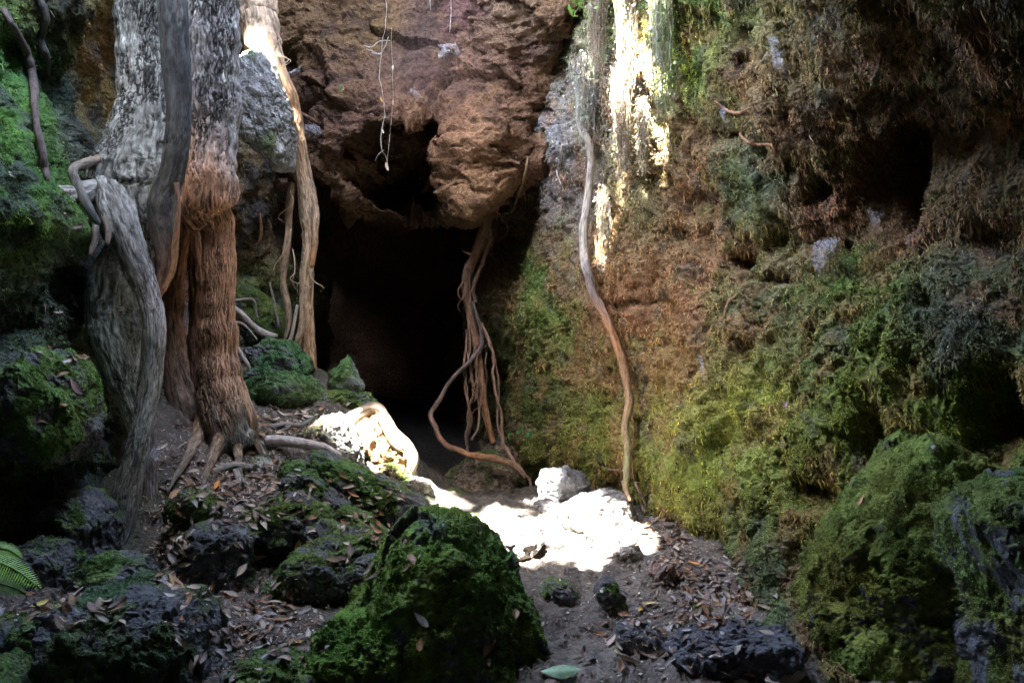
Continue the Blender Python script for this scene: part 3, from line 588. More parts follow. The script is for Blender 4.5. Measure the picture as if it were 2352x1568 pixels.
# ------------------------------------------------------------------ tubes: trunks, roots and vines
def catmull(pts, n):
    p = np.array(pts, float); p = np.vstack([2 * p[0] - p[1], p, 2 * p[-1] - p[-2]])
    t = np.linspace(0, len(p) - 3 - 1e-6, n); i = t.astype(int); f = (t - i)[:, None]
    a, b, c, d = p[i], p[i + 1], p[i + 2], p[i + 3]
    return 0.5 * ((2 * b) + (c - a) * f + (2 * a - 5 * b + 4 * c - d) * f ** 2 + (3 * b - a - 3 * c + d) * f ** 3)
TN = [0]
def tube(name, path, cols, mat=None, nseg=14, step=0.012, ridge=0.10, rough=0.05, parent=None, wob=0.0, squash=1.0, coldark=0.5, freq=1.0, crack=0.0, cend=1.2):
    """path: (u, v, d, r_px); d None = just in front of what is there.  cols: list of (t, colour)"""
    TN[0] += 1; sd = TN[0] * 5.31
    pts = []
    if all(q_[2] is None for q_ in path):
        fine = catmull([(a_, b_, c_) for (a_, b_, _, c_) in path], 7 * len(path)); dz = []
        for (u, v, r) in fine:
            hit = cast(BVH, u, v); dz.append(hit[2] if hit is not None else (dz[-1] if dz else 5.0))
        dz = np.array(dz); pad = np.concatenate([[dz[0]] * 2, dz, [dz[-1]] * 2]); mn = np.min([pad[k_:k_ + len(dz)] for k_ in range(5)], 0)
        pad = np.concatenate([[mn[0]] * 2, mn, [mn[-1]] * 2]); dz = np.convolve(pad, np.ones(5) / 5, 'valid') - .006
        path = [(u, v, d_ - r / FPX * d_, r) for (u, v, r), d_ in zip(fine, dz)]
    for (u, v, d, r) in path:
        if d is None:
            hit = cast(BVH, u, v); d = (hit[2] if hit is not None else 6.0) - 0.03 - r / FPX * 4
        pts.append((*P(u, v, d), r / FPX * d))
    pts = np.array(pts)
    L = np.sum(np.linalg.norm(np.diff(pts[:, :3], axis=0), axis=1)); n = int(max(8, L / step))
    q = catmull(pts, n); c = q[:, :3]; r = np.maximum(q[:, 3], 0.0008) * (1 + 0.13 * fbm(np.stack([q[:, 0], q[:, 1], q[:, 2]], 1) * 11 + sd, 2))
    if wob: c = c + wob * np.stack([fbm(c * 6 + sd + 9 * k, 3) for k in range(3)], -1)
    T = np.gradient(c, axis=0); T /= np.linalg.norm(T, axis=1, keepdims=True) + 1e-9
    A = np.zeros((n, 3)); a = np.cross(T[0], CF); a /= np.linalg.norm(a) + 1e-9
    for i in range(n):
        a = a - T[i] * np.dot(a, T[i]); a /= np.linalg.norm(a) + 1e-9; A[i] = a
    Bv = np.cross(T, A)
    th = np.linspace(0, 2 * np.pi, nseg, endpoint=False)
    ct, st = np.cos(th), np.sin(th)
    s = np.concatenate([[0], np.cumsum(np.linalg.norm(np.diff(c, axis=0), axis=1))])
    grain = np.stack([ct[None] * r[:, None], st[None] * r[:, None], np.repeat(s[:, None], nseg, 1)], -1)
    rm = float(np.mean(r))
    gq = np.stack([ct[None] * np.ones((n, 1)), st[None] * np.ones((n, 1)), s[:, None] / rm * 0.16 * np.ones((1, nseg))], -1)
    gq = gq + .25 * np.stack([fbm(grain * np.array([12, 12, 8]) + sd + k_ * 9, 2) for k_ in range(3)], -1)
    h1 = fbm(gq * 2.6 * freq + sd, 3, ridged=True); h2 = fbm(gq * 9 * freq + sd, 3)
    g3 = gq.copy(); g3[..., 2] *= 3.0; h3 = fbm(g3 * 1.2 + sd, 3)
    rr = r[:, None] * (1 + ridge * h1 + rough * h2 + ridge * 1.2 * h3)
    ck = np.zeros_like(h1)
    if crack > 0:
        cfade = 1 - sm(cend, cend + .06, (s / s[-1])[:, None] + .05 * h1)
        gc = np.stack([grain[..., 0] * 62, grain[..., 1] * 62, grain[..., 2] * 15], -1); gc = gc + 1.1 * np.stack([fbm(gc * .7 + 5 * k_, 2) for k_ in range(3)], -1)
        fl = np.floor(gc); best = np.full(h1.shape, 9.0); sec = best.copy()
        for ox in (-1, 0, 1):
            for oy in (-1, 0, 1):
                for oz in (-1, 0, 1):
                    cc_ = fl + np.array([ox, oy, oz]); ii = cc_.astype(np.int64) & 63
                    jt = np.stack([TAB[ii[..., 0], ii[..., 1], ii[..., 2]], TAB[ii[..., 1], ii[..., 2], ii[..., 0]], TAB[ii[..., 2], ii[..., 0], ii[..., 1]]], -1) * .45 + .5
                    dq = np.linalg.norm(cc_ + jt - gc, axis=-1); sec = np.minimum(sec, np.maximum(dq, best)); best = np.minimum(best, dq)
        ck = cfade * np.clip(1 - (sec - best) / 0.24, 0, 1) * sm(-.15, .3, fbm(grain * np.array([9, 9, 4]) + sd, 3)); rr = rr - crack * 0.007 * ck
    V = c[:, None] + A[:, None] * (ct[None, :, None] * rr[..., None]) + Bv[:, None] * (st[None, :, None] * rr[..., None] * squash)
    base_ = None; k = np.array([x[0] for x in cols]); cc = np.array([x[1] for x in cols], float)
    tt = (s / s[-1])[:, None] + 0.07 * fbm(gq * 1.3 + sd + 3, 3); base = np.stack([np.interp(tt, k, cc[:, j]) for j in range(3)], -1)
    if mat is M_BARK:
        ml = sm(.08, .35, fbm(grain * np.array([20, 20, 12]) + sd, 5)) * (np.mean(cc) > .12); base = mixc(base, base.mean(axis=(0, 1)) * 0 + np.array([.40, .42, .39]), ml * .5 * sm(0.06, .0, base[..., 0:1].squeeze(-1) - base[..., 2]))
        base = base * np.clip(1 + .9 * fbm(grain * np.array([75, 75, 26]) + sd, 4)[..., None] + .4 * fbm(grain * np.array([30, 30, 5]) + sd, 2)[..., None], .15, 2.2)
    base = base * (1 + 0.3 * fbm(gq * 5 * freq + sd, 3)[..., None])
    dk = sm(0.05, -0.35, h2 + 0.6 * h1 - 0.1); base = base * (1 - coldark * dk[..., None])
    base = base * (1 - crack * sm(.1, .3, ck)[..., None])
    V = V.reshape(-1, 3); i = np.arange(n * nseg).reshape(n, nseg); j = np.roll(i, -1, 1)
    Fq = np.stack([i[:-1], j[:-1], j[1:], i[1:]], -1).reshape(-1, 4)
    e0 = len(V); V = np.vstack([V, c[0], c[-1] + T[-1] * r[-1] * 0.5])
    bc = np.vstack([base.reshape(-1, 3), base[0, 0], base[-1, 0]]); gr = np.vstack([grain.reshape(-1, 3), grain[0, 0], grain[-1, 0]])
    caps = [];
    for q2 in range(0, nseg - 1, 2):
        caps.append([e0, i[0][(q2 + 2) % nseg], i[0][q2 + 1], i[0][q2]]); caps.append([e0 + 1, i[-1][q2], i[-1][q2 + 1], i[-1][(q2 + 2) % nseg]])
    Fq = np.vstack([Fq, np.array(caps)])
    ob = mesh_from(name, V, Fq, bc, mat or M_ROOT, uvw=gr)
    if parent: reparent(ob, parent)
    return ob

GREY = (.23, .24, .22); DGREY = (.10, .11, .105); RED = (.29, .15, .085); ORANGE = (.38, .19, .09); TAN = (.36, .26, .17); BROWN = (.20, .12, .07); PALE = (.42, .38, .33)
# --- grey tree
T1 = empty('tree', 'grey tree with deeply ridged bark, braided bulging roots running down the left bank', 'tree', P(300, 1300, 4.2))
tube('trunk', [(322,-700,4.9,62),(320,-120,4.9,60),(325,100,4.9,54),(332,220,4.85,58),(322,300,4.8,66),(308,370,4.75,80),(300,430,4.72,88),(305,490,4.7,80),(325,560,4.7,60),(345,640,4.7,40)],
     [(0,DGREY),(.5,(.17,.17,.15)),(.65,GREY),(1,GREY)], M_BARK, nseg=240, step=.0045, ridge=.07, rough=.06, parent=T1, freq=2.2, crack=.8, coldark=.7)
tube('root', [(240,420,4.6,30),(262,470,4.5,38),(290,545,4.42,36),(318,620,4.4,31),(345,690,4.38,27),(354,770,4.36,26),(345,870,4.35,27),(332,950,4.33,25),(315,1040,4.3,28),(292,1130,4.25,32),(275,1220,4.18,28),(240,1310,4.1,20)],
     [(0,GREY),(.4,(.26,.24,.23)),(.65,GREY),(.8,(.14,.13,.1)),(1,DGREY)], M_BARK, nseg=120, step=.0045, ridge=.05, rough=.06, parent=T1, freq=1.5, crack=.6, coldark=.6)
tube('root', [(262,555,4.56,14),(262,600,4.56,38),(258,660,4.55,56),(262,730,4.55,62),(275,800,4.52,56),(295,880,4.5,44),(318,960,4.45,32),(335,1050,4.42,22),(348,1150,4.36,18),(356,1240,4.3,15),(368,1310,4.25,10)],
     [(0,GREY),(.5,(.25,.27,.24)),(.6,(.13,.12,.1)),(1,(.2,.15,.12))], M_BARK, nseg=150, step=.0045, ridge=.04, rough=.07, parent=T1, freq=1.5, crack=.5, coldark=.6)
tube('root', [(235,425,4.62,20),(200,440,4.5,26),(160,452,4.4,28),(125,455,4.3,27),(95,450,4.25,20)], [(0,GREY),(1,PALE)], M_BARK, nseg=50, parent=T1)
tube('root', [(245,360,4.65,8),(205,372,4.5,10),(168,390,4.42,11),(180,430,4.4,11),(205,480,4.38,10),(228,515,4.4,7)], [(0,TAN),(.5,(.22,.2,.17)),(1,DGREY)], parent=T1, nseg=24)
for (a, b) in (((220,520),(205,585)), ((240,500),(246,560)), ((300,1280),(280,1345)), ((345,1230),(372,1310)), ((250,1180),(262,1290))):
    tube('root', [(a[0],a[1],4.35,8),((a[0]+b[0])/2+6,(a[1]+b[1])/2,4.33,7),(b[0],b[1],4.3,5)], [(0,(.2,.17,.14)),(1,(.13,.1,.08))], parent=T1, nseg=16)
# --- climbing stem
T2 = empty('woody_vine', 'smooth dark grey climbing stem pressed between the grey trunk and the reddish trunk', 'vine', P(355, 690, 4.45))
tube('stem', [(392,-700,4.5,33),(394,-100,4.5,33),(400,80,4.5,32),(410,220,4.5,29),(408,320,4.5,28),(395,400,4.5,30),(378,455,4.5,34),(372,510,4.48,30),(382,570,4.47,26),(382,620,4.46,20),(366,665,4.44,13),(352,700,4.42,6)],
     [(0,(.05,.056,.06)),(.7,(.05,.056,.06)),(.86,(.09,.08,.07)),(1,(.25,.13,.07))], M_BARK, nseg=110, step=.005, ridge=.03, rough=.03, parent=T2, coldark=.4, crack=.3)
tube('stem', [(405,420,4.42,6),(410,480,4.42,5),(402,560,4.42,7),(396,620,4.42,6),(375,668,4.4,5)], [(0,(.2,.12,.09)),(1,ORANGE)], parent=T2, nseg=16)
# --- reddish tree with a hollow
T3 = empty('tree', 'thick trunk with cracked grey bark above and bare reddish wood around a dark hollow below', 'tree', P(520, 990, 4.8))
tube('trunk', [(478,-700,4.95,66),(480,-100,4.95,66),(482,60,4.95,65),(484,180,4.95,62),(486,290,4.95,60),(482,370,4.9,62),(476,425,4.87,68),(472,460,4.86,66),(478,490,4.88,52),(498,520,4.9,38),(502,600,4.92,36),(502,700,4.92,38),(502,790,4.92,42),(506,870,4.9,50),(515,930,4.87,58),(525,985,4.85,60),(535,1030,4.85,52)],
     [(0,(.19,.18,.18)),(.55,(.2,.19,.19)),(.62,(.27,.2,.16)),(.67,(.32,.165,.09)),(.72,(.35,.19,.11)),(.85,(.28,.155,.09)),(.95,(.27,.17,.11)),(1,DGREY)], M_BARK, nseg=260, step=.0045, ridge=.05, rough=.06, parent=T3, freq=2.4, coldark=.7, crack=.85, cend=.60)
tube('trunk', [(412,470,5.0,26),(412,540,5.02,22),(402,620,5.06,20),(395,720,5.08,24),(400,820,5.05,28),(415,900,5.0,34),(440,970,4.95,36),(450,1030,4.9,30)],
     [(0,RED),(.3,(.26,.12,.06)),(.6,(.17,.1,.06)),(1,(.14,.11,.09))], M_BARK, nseg=90, step=.009, ridge=.12, rough=.08, parent=T3, freq=1.6)
tube('trunk', [(425,480,5.0,16),(440,540,5.08,18),(455,650,5.12,20),(455,780,5.12,22),(462,900,5.05,30)], [(0,RED),(1,(.2,.1,.06))], M_BARK, nseg=60, ridge=.15, rough=.1, parent=T3)
for pth in ([(555,900,4.86,14),(572,960,4.84,16),(585,1010,None,11),(605,1045,None,6),(620,1070,None,2)], [(475,920,4.86,16),(458,990,4.8,17),(430,1050,None,10),(400,1100,None,5),(385,1130,None,2)],
            [(512,940,4.8,18),(502,1010,4.74,15),(485,1060,None,9),(470,1100,None,5),(462,1130,None,2)], [(535,960,4.8,16),(545,1030,4.76,11),(550,1075,None,6),(560,1110,None,2)]):
    tube('root', pth, [(0,(.27,.17,.11)),(1,(.15,.14,.11))], M_BARK, nseg=40, ridge=.1, parent=T3)
B('rock','rounded pale root burl bulging from the litter slope below the reddish trunk','burl',[(577,1070),(590,1045),(610,1045),(628,1075),(637,1105),(618,1128),(595,1118),(580,1095)],4.75,0.09,mossy=.25,rock=(.34,.34,.32),moss=(.12,.16,.07),res=50,tufts=700,rough=.5,facets=0).name='root_burl'

# --- hanging root and companions behind
T4 = empty('hanging_root', 'tall tan aerial root hanging beside the black cave mouth, sunlit at its top', 'root', P(710, 840, 6.0))
tube('main_root', [(590,-700,6.0,46),(590,-50,5.95,44),(597,60,5.9,40),(610,120,5.85,36),(640,180,5.85,26),(665,240,5.9,22),(678,310,5.92,20),(690,370,5.95,19),(704,440,6.0,21),(712,510,6.0,21),(712,560,6.0,17),(705,620,6.0,15),(704,700,6.0,15),(709,780,6.0,15),(711,835,6.0,14),(715,880,6.0,10)],
     [(0,TAN),(.5,TAN),(.6,(.3,.17,.08)),(.72,TAN),(.85,TAN),(1,ORANGE)], M_BARK, nseg=90, step=.006, ridge=.09, rough=.05, parent=T4)
tube('root', [(672,420,6.0,9),(664,480,6.0,9),(662,540,6.0,8),(654,600,6.0,8),(650,650,6.0,8),(660,700,6.0,8),(663,745,6.0,6),(655,775,6.0,4)], [(0,BROWN),(1,TAN)], parent=T4, nseg=20)
tube('root', [(700,600,5.97,6),(694,680,5.97,7),(694,740,5.96,7),(684,785,5.95,7),(678,820,5.95,5)], [(0,TAN),(1,TAN)], parent=T4, nseg=20)
tube('root', [(722,500,5.96,6),(722,560,5.96,7),(716,610,5.97,6)], [(0,TAN),(1,ORANGE)], parent=T4, nseg=16)
tube('root', [(683,700,5.9,3),(672,760,5.9,4),(665,800,5.9,6),(690,830,5.92,7),(712,850,5.95,5)], [(0,PALE),(1,TAN)], parent=T4, nseg=16)
tube('thin_root',[(597,490,6.2,3),(600,530,6.2,3.5),(596,555,6.2,3),(585,562,6.2,1.5)], [(0,ORANGE),(1,ORANGE)], nseg=10)
tag(bpy.data.objects['thin_root'], 'short orange rootlet hooking left in the gap behind the reddish trunk', 'root')

# --- root cluster in the cave mouth
T5 = empty('hanging_root', 'cluster of brown aerial roots, one looping left, dropping from the rock into the cave mouth', 'root', P(1130, 1010, 7.0))
tube('main_root', [(1135,400,7.0,18.8),(1130,470,7.0,16.4),(1118,520,7.0,15.6),(1098,570,7.0,11.9),(1076,620,7.0,11.3),(1070,660,7.0,10.7),(1080,720,7.0,8.9),(1090,770,7.0,8.3),(1100,830,7.0,8.3),(1108,900,7.0,8.3),(1118,960,7.0,7.7),(1132,1015,7.0,7.1)],
     [(0,BROWN),(.4,(.24,.15,.1)),(.6,(.32,.18,.11)),(1,ORANGE)], nseg=40, parent=T5)
tube('root', [(1090,690,6.97,3.6),(1106,745,6.95,4.2),(1104,790,6.93,4.8),(1070,835,6.9,4.8),(1035,875,6.85,4.8),(1005,915,6.8,5.4),(988,950,6.75,6.0),(996,990,6.7,6.0),(1025,1022,6.6,6.5),(1080,1042,6.5,7.1),(1140,1052,6.4,7.7),(1180,1066,6.35,7.1),(1205,1095,6.3,4.2)],
     [(0,(.2,.17,.15)),(.5,(.22,.15,.12)),(.8,ORANGE),(1,(.26,.18,.13))], nseg=24, parent=T5, wob=.03)
for pth in ([(1078,700,6.98,2.4),(1076,780,6.96,3.0),(1078,860,6.96,3.0),(1086,930,6.96,3.0),(1074,1010,6.95,3.0),(1072,1060,6.9,1.8)],
            [(1070,760,6.98,1.8),(1066,850,6.96,2.4),(1075,920,6.95,3.0),(1070,1000,6.92,3.0),(1075,1050,6.9,1.8)],
            [(1092,790,6.98,2.4),(1092,850,6.96,3.0),(1100,920,6.95,3.0),(1098,970,6.95,2.4),(1082,1010,6.93,2.4)],
            [(1104,745,6.9,3.0),(1122,785,6.85,3.6),(1138,830,6.8,3.0),(1136,870,6.75,3.0),(1145,940,6.7,3.0),(1158,1010,6.6,3.6),(1185,1055,6.5,3.6),(1208,1090,6.4,3.6),(1215,1130,6.3,3.0),(1195,1150,6.2,3.0)],
            [(1124,790,6.84,2.4),(1140,845,6.8,2.4),(1144,930,6.8,1.8),(1150,1010,6.7,1.8)],
            [(1062,580,7.05,3.0),(1074,590,7.0,3.6),(1084,600,6.98,3.0)],
            [(1122,470,6.95,7.1),(1122,560,7.0,5.4),(1096,640,7.0,4.8),(1092,700,7.0,3.6)],
            [(1200,1140,6.2,3.0),(1170,1150,6.1,3.0),(1158,1185,6.0,2.4),(1162,1215,5.9,1.8)], [(1175,1150,6.1,1.8),(1150,1160,6.0,1.8),(1140,1150,6.0,1.2)]):
    tube('root', pth, [(0,(.26,.16,.11)),(.5,(.3,.18,.12)),(1,(.28,.2,.15))], nseg=14, parent=T5, wob=.035, ridge=.18)

def hairs(root, u0, u1, v0, v1, d, n, col, lmin=40, lmax=140):
    for k in range(n):
        u = RG.uniform(u0, u1); v = RG.uniform(v0, v1); L = RG.uniform(lmin, lmax); dx = RG.normal() * .25; a = RG.normal() * 10
        tube('rootlet', [(u, v, d, 1.6), (u + dx * L * .4 + a, v + L * .4, d - .03, 1.3), (u + dx * L * .8 - a, v + L * .75, d - .04, 1.0), (u + dx * L, v + L, d - .05, .5)], [(0, col), (1, col)], nseg=6, parent=root, wob=.02, step=.02)
hairs(T5, 1060, 1120, 560, 900, 6.95, 12, (.3,.18,.11)); hairs(T5, 1110, 1150, 440, 560, 6.9, 7, (.26,.16,.1)); hairs(T4, 655, 720, 420, 700, 5.95, 10, (.34,.24,.15)); hairs(T4, 600, 640, 60, 200, 5.8, 6, (.4,.3,.2), 40, 100)
# --- vine on the right wall
T6 = empty('woody_vine', 'long pale vine winding down the right-hand mossy wall to the floor', 'vine', P(1440, 1140, 5.2))
VW = [(1326,150,8),(1330,230,10),(1332,280,12),(1352,330,12),(1358,380,12),(1350,450,13),(1343,510,14),(1340,580,14),(1350,630,14),(1366,680,13),(1392,730,13),(1412,780,13),(1430,830,14),(1441,880,13),(1445,930,14),(1440,980,13),(1443,1030,12),(1438,1080,12),(1437,1120,9),(1448,1150,4)]
dd = []
for (u, v, r) in VW:
    hs = [cast(BVH, u + a, v + b) for a in (-18, 0, 18) for b in (-20, 0, 20)]; hs = [h_[2] for h_ in hs if h_ is not None and 3.5 < h_[2] < 6.8]; dd.append(min(hs) if hs else 5.4)
dd = np.array(dd); ds = np.convolve(np.concatenate([[dd[0]] * 2, dd, [dd[-1]] * 2]), np.ones(5) / 5, 'valid'); ds = np.minimum(ds, dd + 0.02) - 0.04
tube('stem', [(u, v, d, r * .70) for (u, v, r), d in zip(VW, ds)], [(0,(.25,.2,.15)),(.3,PALE),(.42,PALE),(.5,(.26,.22,.22)),(.62,ORANGE),(.8,(.33,.22,.12)),(.9,(.32,.3,.13)),(1,(.35,.2,.13))], nseg=44, parent=T6, ridge=.10, wob=.012)
for pth in ([(1450,930,None,2),(1458,990,None,2.5),(1452,1050,None,2.5),(1460,1110,None,3),(1478,1145,None,3),(1484,1165,None,1.5)], [(1436,1075,None,3),(1418,1080,None,3),(1390,1076,None,2)], [(1366,540,None,3),(1372,600,None,2),(1350,620,None,2)],
            [(1432,1050,None,4),(1430,1100,None,4),(1442,1150,None,3)]):
    tube('rootlet', pth, [(0,ORANGE),(1,(.28,.2,.15))], nseg=8, parent=T6)

# thin loose roots; each one its own thing
def thin(label, pth, c=(.3,.22,.16), name='thin_root', **k):
    o = tube(name, pth, [(0, c), (1, np.array(c) * .8)], nseg=10, wob=k.pop('wob', .006), **k); return tag(o, label, 'root', group=k.get('group'))
thin('dark twisting vine crossing the green moss at the upper left', [(5,20,None,8),(35,70,None,8),(60,120,None,9),(78,190,None,9),(80,250,None,8),(92,320,None,8),(102,380,None,9),(108,415,None,5)], (.13,.1,.09), name='woody_vine')
thin('dim knotted vine right of the dark twisting vine at the upper left', [(92,0,None,8),(105,40,None,9),(95,90,None,8),(106,130,None,8),(110,170,None,5)], (.1,.09,.08), name='woody_vine')
thin('thin dark stem rising behind the left side of the grey trunk', [(303,-80,5.3,9),(300,60,5.3,9),(303,160,5.3,9),(290,240,5.25,8),(268,300,5.2,6)], (.13,.12,.11), name='woody_vine')
thin('thin forked root slipping down the rock right of the hanging bulge', [(1214,360,None,2.5),(1200,420,None,3),(1182,470,None,2.5),(1172,490,None,1.5)], (.36,.22,.12))
thin('second strand of the forked root right of the hanging bulge', [(1198,430,None,2),(1208,460,None,2),(1200,500,None,1.5)], (.36,.22,.12))
thin('rusty root running along the crack under the green upper wall', [(1640,232,None,3),(1680,258,None,3.5),(1705,258,None,3),(1722,248,None,2)], (.42,.22,.12))
thin('rusty root looping across the brown wall below the crack', [(1700,290,None,2),(1702,312,None,2.5),(1730,330,None,3),(1770,334,None,2.5),(1780,360,None,2)], (.42,.22,.12))
thin('short curved orange rootlet on the middle of the mossy wall', [(1686,680,None,2),(1670,695,None,2.5),(1660,730,None,2)], (.45,.26,.16))
thin('crooked reddish rootlet left of the white web strip', [(1584,795,None,1.5),(1610,796,None,2),(1618,788,None,1.5)], (.45,.24,.14))
thin('white pale root strand dangling right of the vine', [(1388,430,None,2),(1398,480,None,2.5),(1404,520,None,2.5),(1398,545,None,1.5)], (.5,.48,.46))
thin('pale root creeping down the grey rock left of the vine', [(1290,330,None,2),(1286,380,None,2.5),(1280,400,None,2),(1295,440,None,1.5)], (.4,.36,.33))
thin('white branching root over the dim mossy rock behind the reddish trunk', [(530,700,6.1,7),(555,722,6.1,7),(580,748,6.1,7),(605,765,6.1,8),(635,775,6.1,8)], (.42,.38,.33))
for k, pth in enumerate(([(532,740,5.9,4),(560,745,6.0,3),(590,780,6.0,2)], [(535,690,6.1,3),(580,690,6.2,3),(590,730,6.2,2)], [(620,650,6.2,2),(630,700,6.2,3),(640,750,6.1,3)], [(540,790,5.7,3),(580,850,5.6,4),(625,875,5.5,3)])):
    thin(['pale root fork just below the white branching root','pale root fork just above the white branching root','thin grey root dropping to the right end of the white branching root','thin root lying on the stacked mossy boulders'][k], pth, (.36,.32,.28))
thin('pale fallen root lying flat on the ledge above the slanting slab', [(612,1012,4.95,11),(650,1012,4.95,12),(700,1020,4.95,12),(745,1030,4.95,12),(780,1048,4.95,9)], (.42,.38,.36), name='fallen_root', wob=0)
thin('twisted root crossing the litter to the pale burl', [(470,1105,4.55,8),(490,1085,4.55,9),(530,1070,4.6,9),(565,1072,4.65,9),(585,1080,4.7,8)], (.3,.28,.24), name='fallen_root', wob=0)
thin('short thick root dipping into litter left of the burl', [(540,1080,4.55,7),(555,1110,4.5,8),(570,1140,4.45,7)], (.26,.24,.22), name='fallen_root', wob=0)
thin('slender root snaking over the dark soil by the tree base', [(590,985,5.0,5),(640,975,5.1,5),(690,975,5.2,5),(720,960,5.3,4)], (.2,.19,.18), name='fallen_root')
TL = empty('arching_root', 'pale arching root with stringy orange bark on the sunlit ledge edge', 'root', P(930, 1100, 5.3))
tube('root', [(765,985,5.25,14),(800,968,5.28,16),(835,945,5.3,15),(865,938,5.3,14),(885,965,5.3,14),(905,995,5.28,14),(935,1025,5.25,14),(948,1055,5.25,14),(940,1085,5.25,12),(945,1115,5.25,8)], [(0,(.3,.29,.24)),(.5,(.3,.22,.15)),(1,(.26,.24,.16))], M_BARK, nseg=44, parent=TL, ridge=.1)
B_ = B('rock','crumbly orange-brown mass of bark and roots filling the arching root on the ledge edge','rock',[(790,975),(830,950),(872,942),(900,985),(935,1030),(950,1065),(940,1115),(890,1100),(850,1050),(810,1010)],5.38,0.2,mossy=.3,rock=(.3,.17,.09),moss=(.16,.18,.06),res=70,tufts=1500,rough=1.1)
for k in range(4):
    u = 852 + k * 7
    tube('rootlet', [(u,948,5.29,1.8),(u-6+k*1.5,970+k*3,5.27,2),(u-12+k*3,1005,5.28,1.6),(u-10+k*4,1030+3*(k%4),5.3,1)], [(0,ORANGE),(1,(.4,.22,.12))], nseg=8, parent=TL, wob=.015)
tube('root', [(870,950,5.22,9),(890,990,5.2,9),(905,1020,5.2,8),(920,1032,5.2,6)], [(0,ORANGE),(1,TAN)], nseg=20, parent=TL)

exec_leaves = True
# ------------------------------------------------------------------ leaves
def leaf_mesh(name, L, Wd, curl, fold, c1, c2, seed):
    rg = np.random.default_rng(seed); nl, nw = 15, 7
    s = np.linspace(0, 1, nl)[:, None]; t = np.linspace(-1, 1, nw)[None]
    wid = Wd * np.sin(np.pi * np.clip(s, 0.02, .98) ** 0.9) ** 0.75 * 0.5
    x = (s - 0.5) * L + 0 * t; y = wid * t; z = fold * np.abs(y) + curl * (s - 0.5) ** 2 * L * 1.2 + 0.05 * L * np.sin(s * 5 + rg.uniform(0, 6)) * t + 0 * y
    tw = rg.uniform(-.5, .5) * (s - .5); y2 = y * np.cos(tw) - z * np.sin(tw) * .3; V = np.stack([x, y2, z + y * np.sin(tw)], -1)
    # under side: thin solid
    q = np.array(c1) * (1 - np.abs(t)[..., None] ** 2 * .3) * np.ones((nl, 1, 1)); n = fbm(V * 90 + seed, 3)[..., None]
    C = q * (1 - sm(-.1, .4, n)) + np.array(c2) * sm(-.1, .4, n); C[:, nw // 2] *= 1.25
    Vt = V.reshape(-1, 3); Vb = Vt - np.array([0, 0, 0.0008]); Fq = gridfaces(nl, nw)
    F2 = np.concatenate([Fq, Fq[:, ::-1] + nl * nw])
    o = mesh_from(name, np.vstack([Vt, Vb]), F2, np.vstack([C.reshape(-1, 3)] * 2), M_LEAF)
    me = o.data; bpy.data.objects.remove(o); return me
def orient(o, p, n, yaw, lift=0.004, tip=0.0):
    n = Vector(n); q = n.to_track_quat('Z', 'Y')
    from mathutils import Quaternion
    o.rotation_mode = 'QUATERNION'; o.rotation_quaternion = q @ Quaternion((0, 0, 1), yaw) @ Quaternion((0, 1, 0), tip); o.location = Vector(p) + n * lift
BVH = build_bvh(SURF)
CN = ['brown','tan','dark brown','pale','rusty','grey','blackish']
BR = [((.28,.17,.10),(.16,.10,.07)), ((.40,.32,.24),(.24,.18,.14)), ((.22,.15,.12),(.13,.09,.08)), ((.46,.40,.33),(.33,.27,.22)), ((.34,.19,.10),(.2,.11,.07)), ((.30,.27,.26),(.18,.16,.16)), ((.17,.12,.10),(.1,.08,.07))]
LM = [leaf_mesh('fallen_leaf', 1.0, RG.uniform(.28, .42), RG.uniform(-.6, .9), RG.uniform(.1, .7), *BR[i % 7], i) for i in range(28)]
def place_leaf(u, v, size, mesh, label, group, yaw=None, lift=.006, tip=None, name='fallen_leaf', flat=.5, maxd=None):
    h = cast(BVH, u, v)
    if h is None or (maxd and h[2] > maxd): return None
    p, n, d = h; n = n * (1 - flat) + np.array([0, 0, 1.0]) * flat; n /= np.linalg.norm(n)
    o = bpy.data.objects.new(name, mesh); COL.objects.link(o); o.scale = (size,) * 3
    orient(o, p, n + RG.normal(size=3) * .15, RG.uniform(0, 6.28) if yaw is None else yaw, lift, RG.normal() * .2 if tip is None else tip)
    return tag(o, label, 'leaf', group)
AREAS = [  # centre, spread, count, label
 ((560,1130),(80,45),44,'leaf in the litter on the slope below the reddish trunk','dry leaves on the slope below the reddish trunk'),
 ((660,975),(60,28),26,'leaf on the dark soil ledge by the stacked mossy boulders','dry leaves on the ledge by the mossy boulders'),
 ((395,1240),(22,60),24,'leaf heaped between the grey roots and the dark pitted block','dry leaves heaped beside the dark pitted block'),
 ((590,1440),(80,60),38,'leaf scattered on soil around the crumbly brown stone','dry leaves around the crumbly brown stone'),
 ((830,1200),(50,55),16,'leaf lodged in the gutter between the slanting slab and the mossy rocks','dry leaves in the gutter under the slanting slab'),
 ((1630,1370),(55,45),40,'leaf drifted against the foot of the mossy wall on the path','dry leaves at the foot of the mossy wall'),
 ((1530,1230),(45,40),22,'leaf on dark soil between the vine foot and the wall','dry leaves near the vine foot'),
 ((1420,1500),(130,60),16,'leaf lying on the bare near end of the path','dry leaves on the near path'),
 ((170,700),(50,120),16,'leaf caught on the dark rock left of the bulging root','dry leaves caught on the left rock'),
 ((120,1400),(80,20),10,'leaf lying above the rounded mossy rock at the lower left','dry leaves above the rounded mossy rock')]
for (c, s, cnt, lab, grp) in AREAS:
    for k in range(cnt):
        u = c[0] + RG.normal() * s[0]; v = c[1] + RG.normal() * s[1]
        q = int(RG.integers(28)); place_leaf(u, v, RG.uniform(.04, .078), LM[q], CN[q % 7] + ' ' + lab, grp, maxd=6.3)
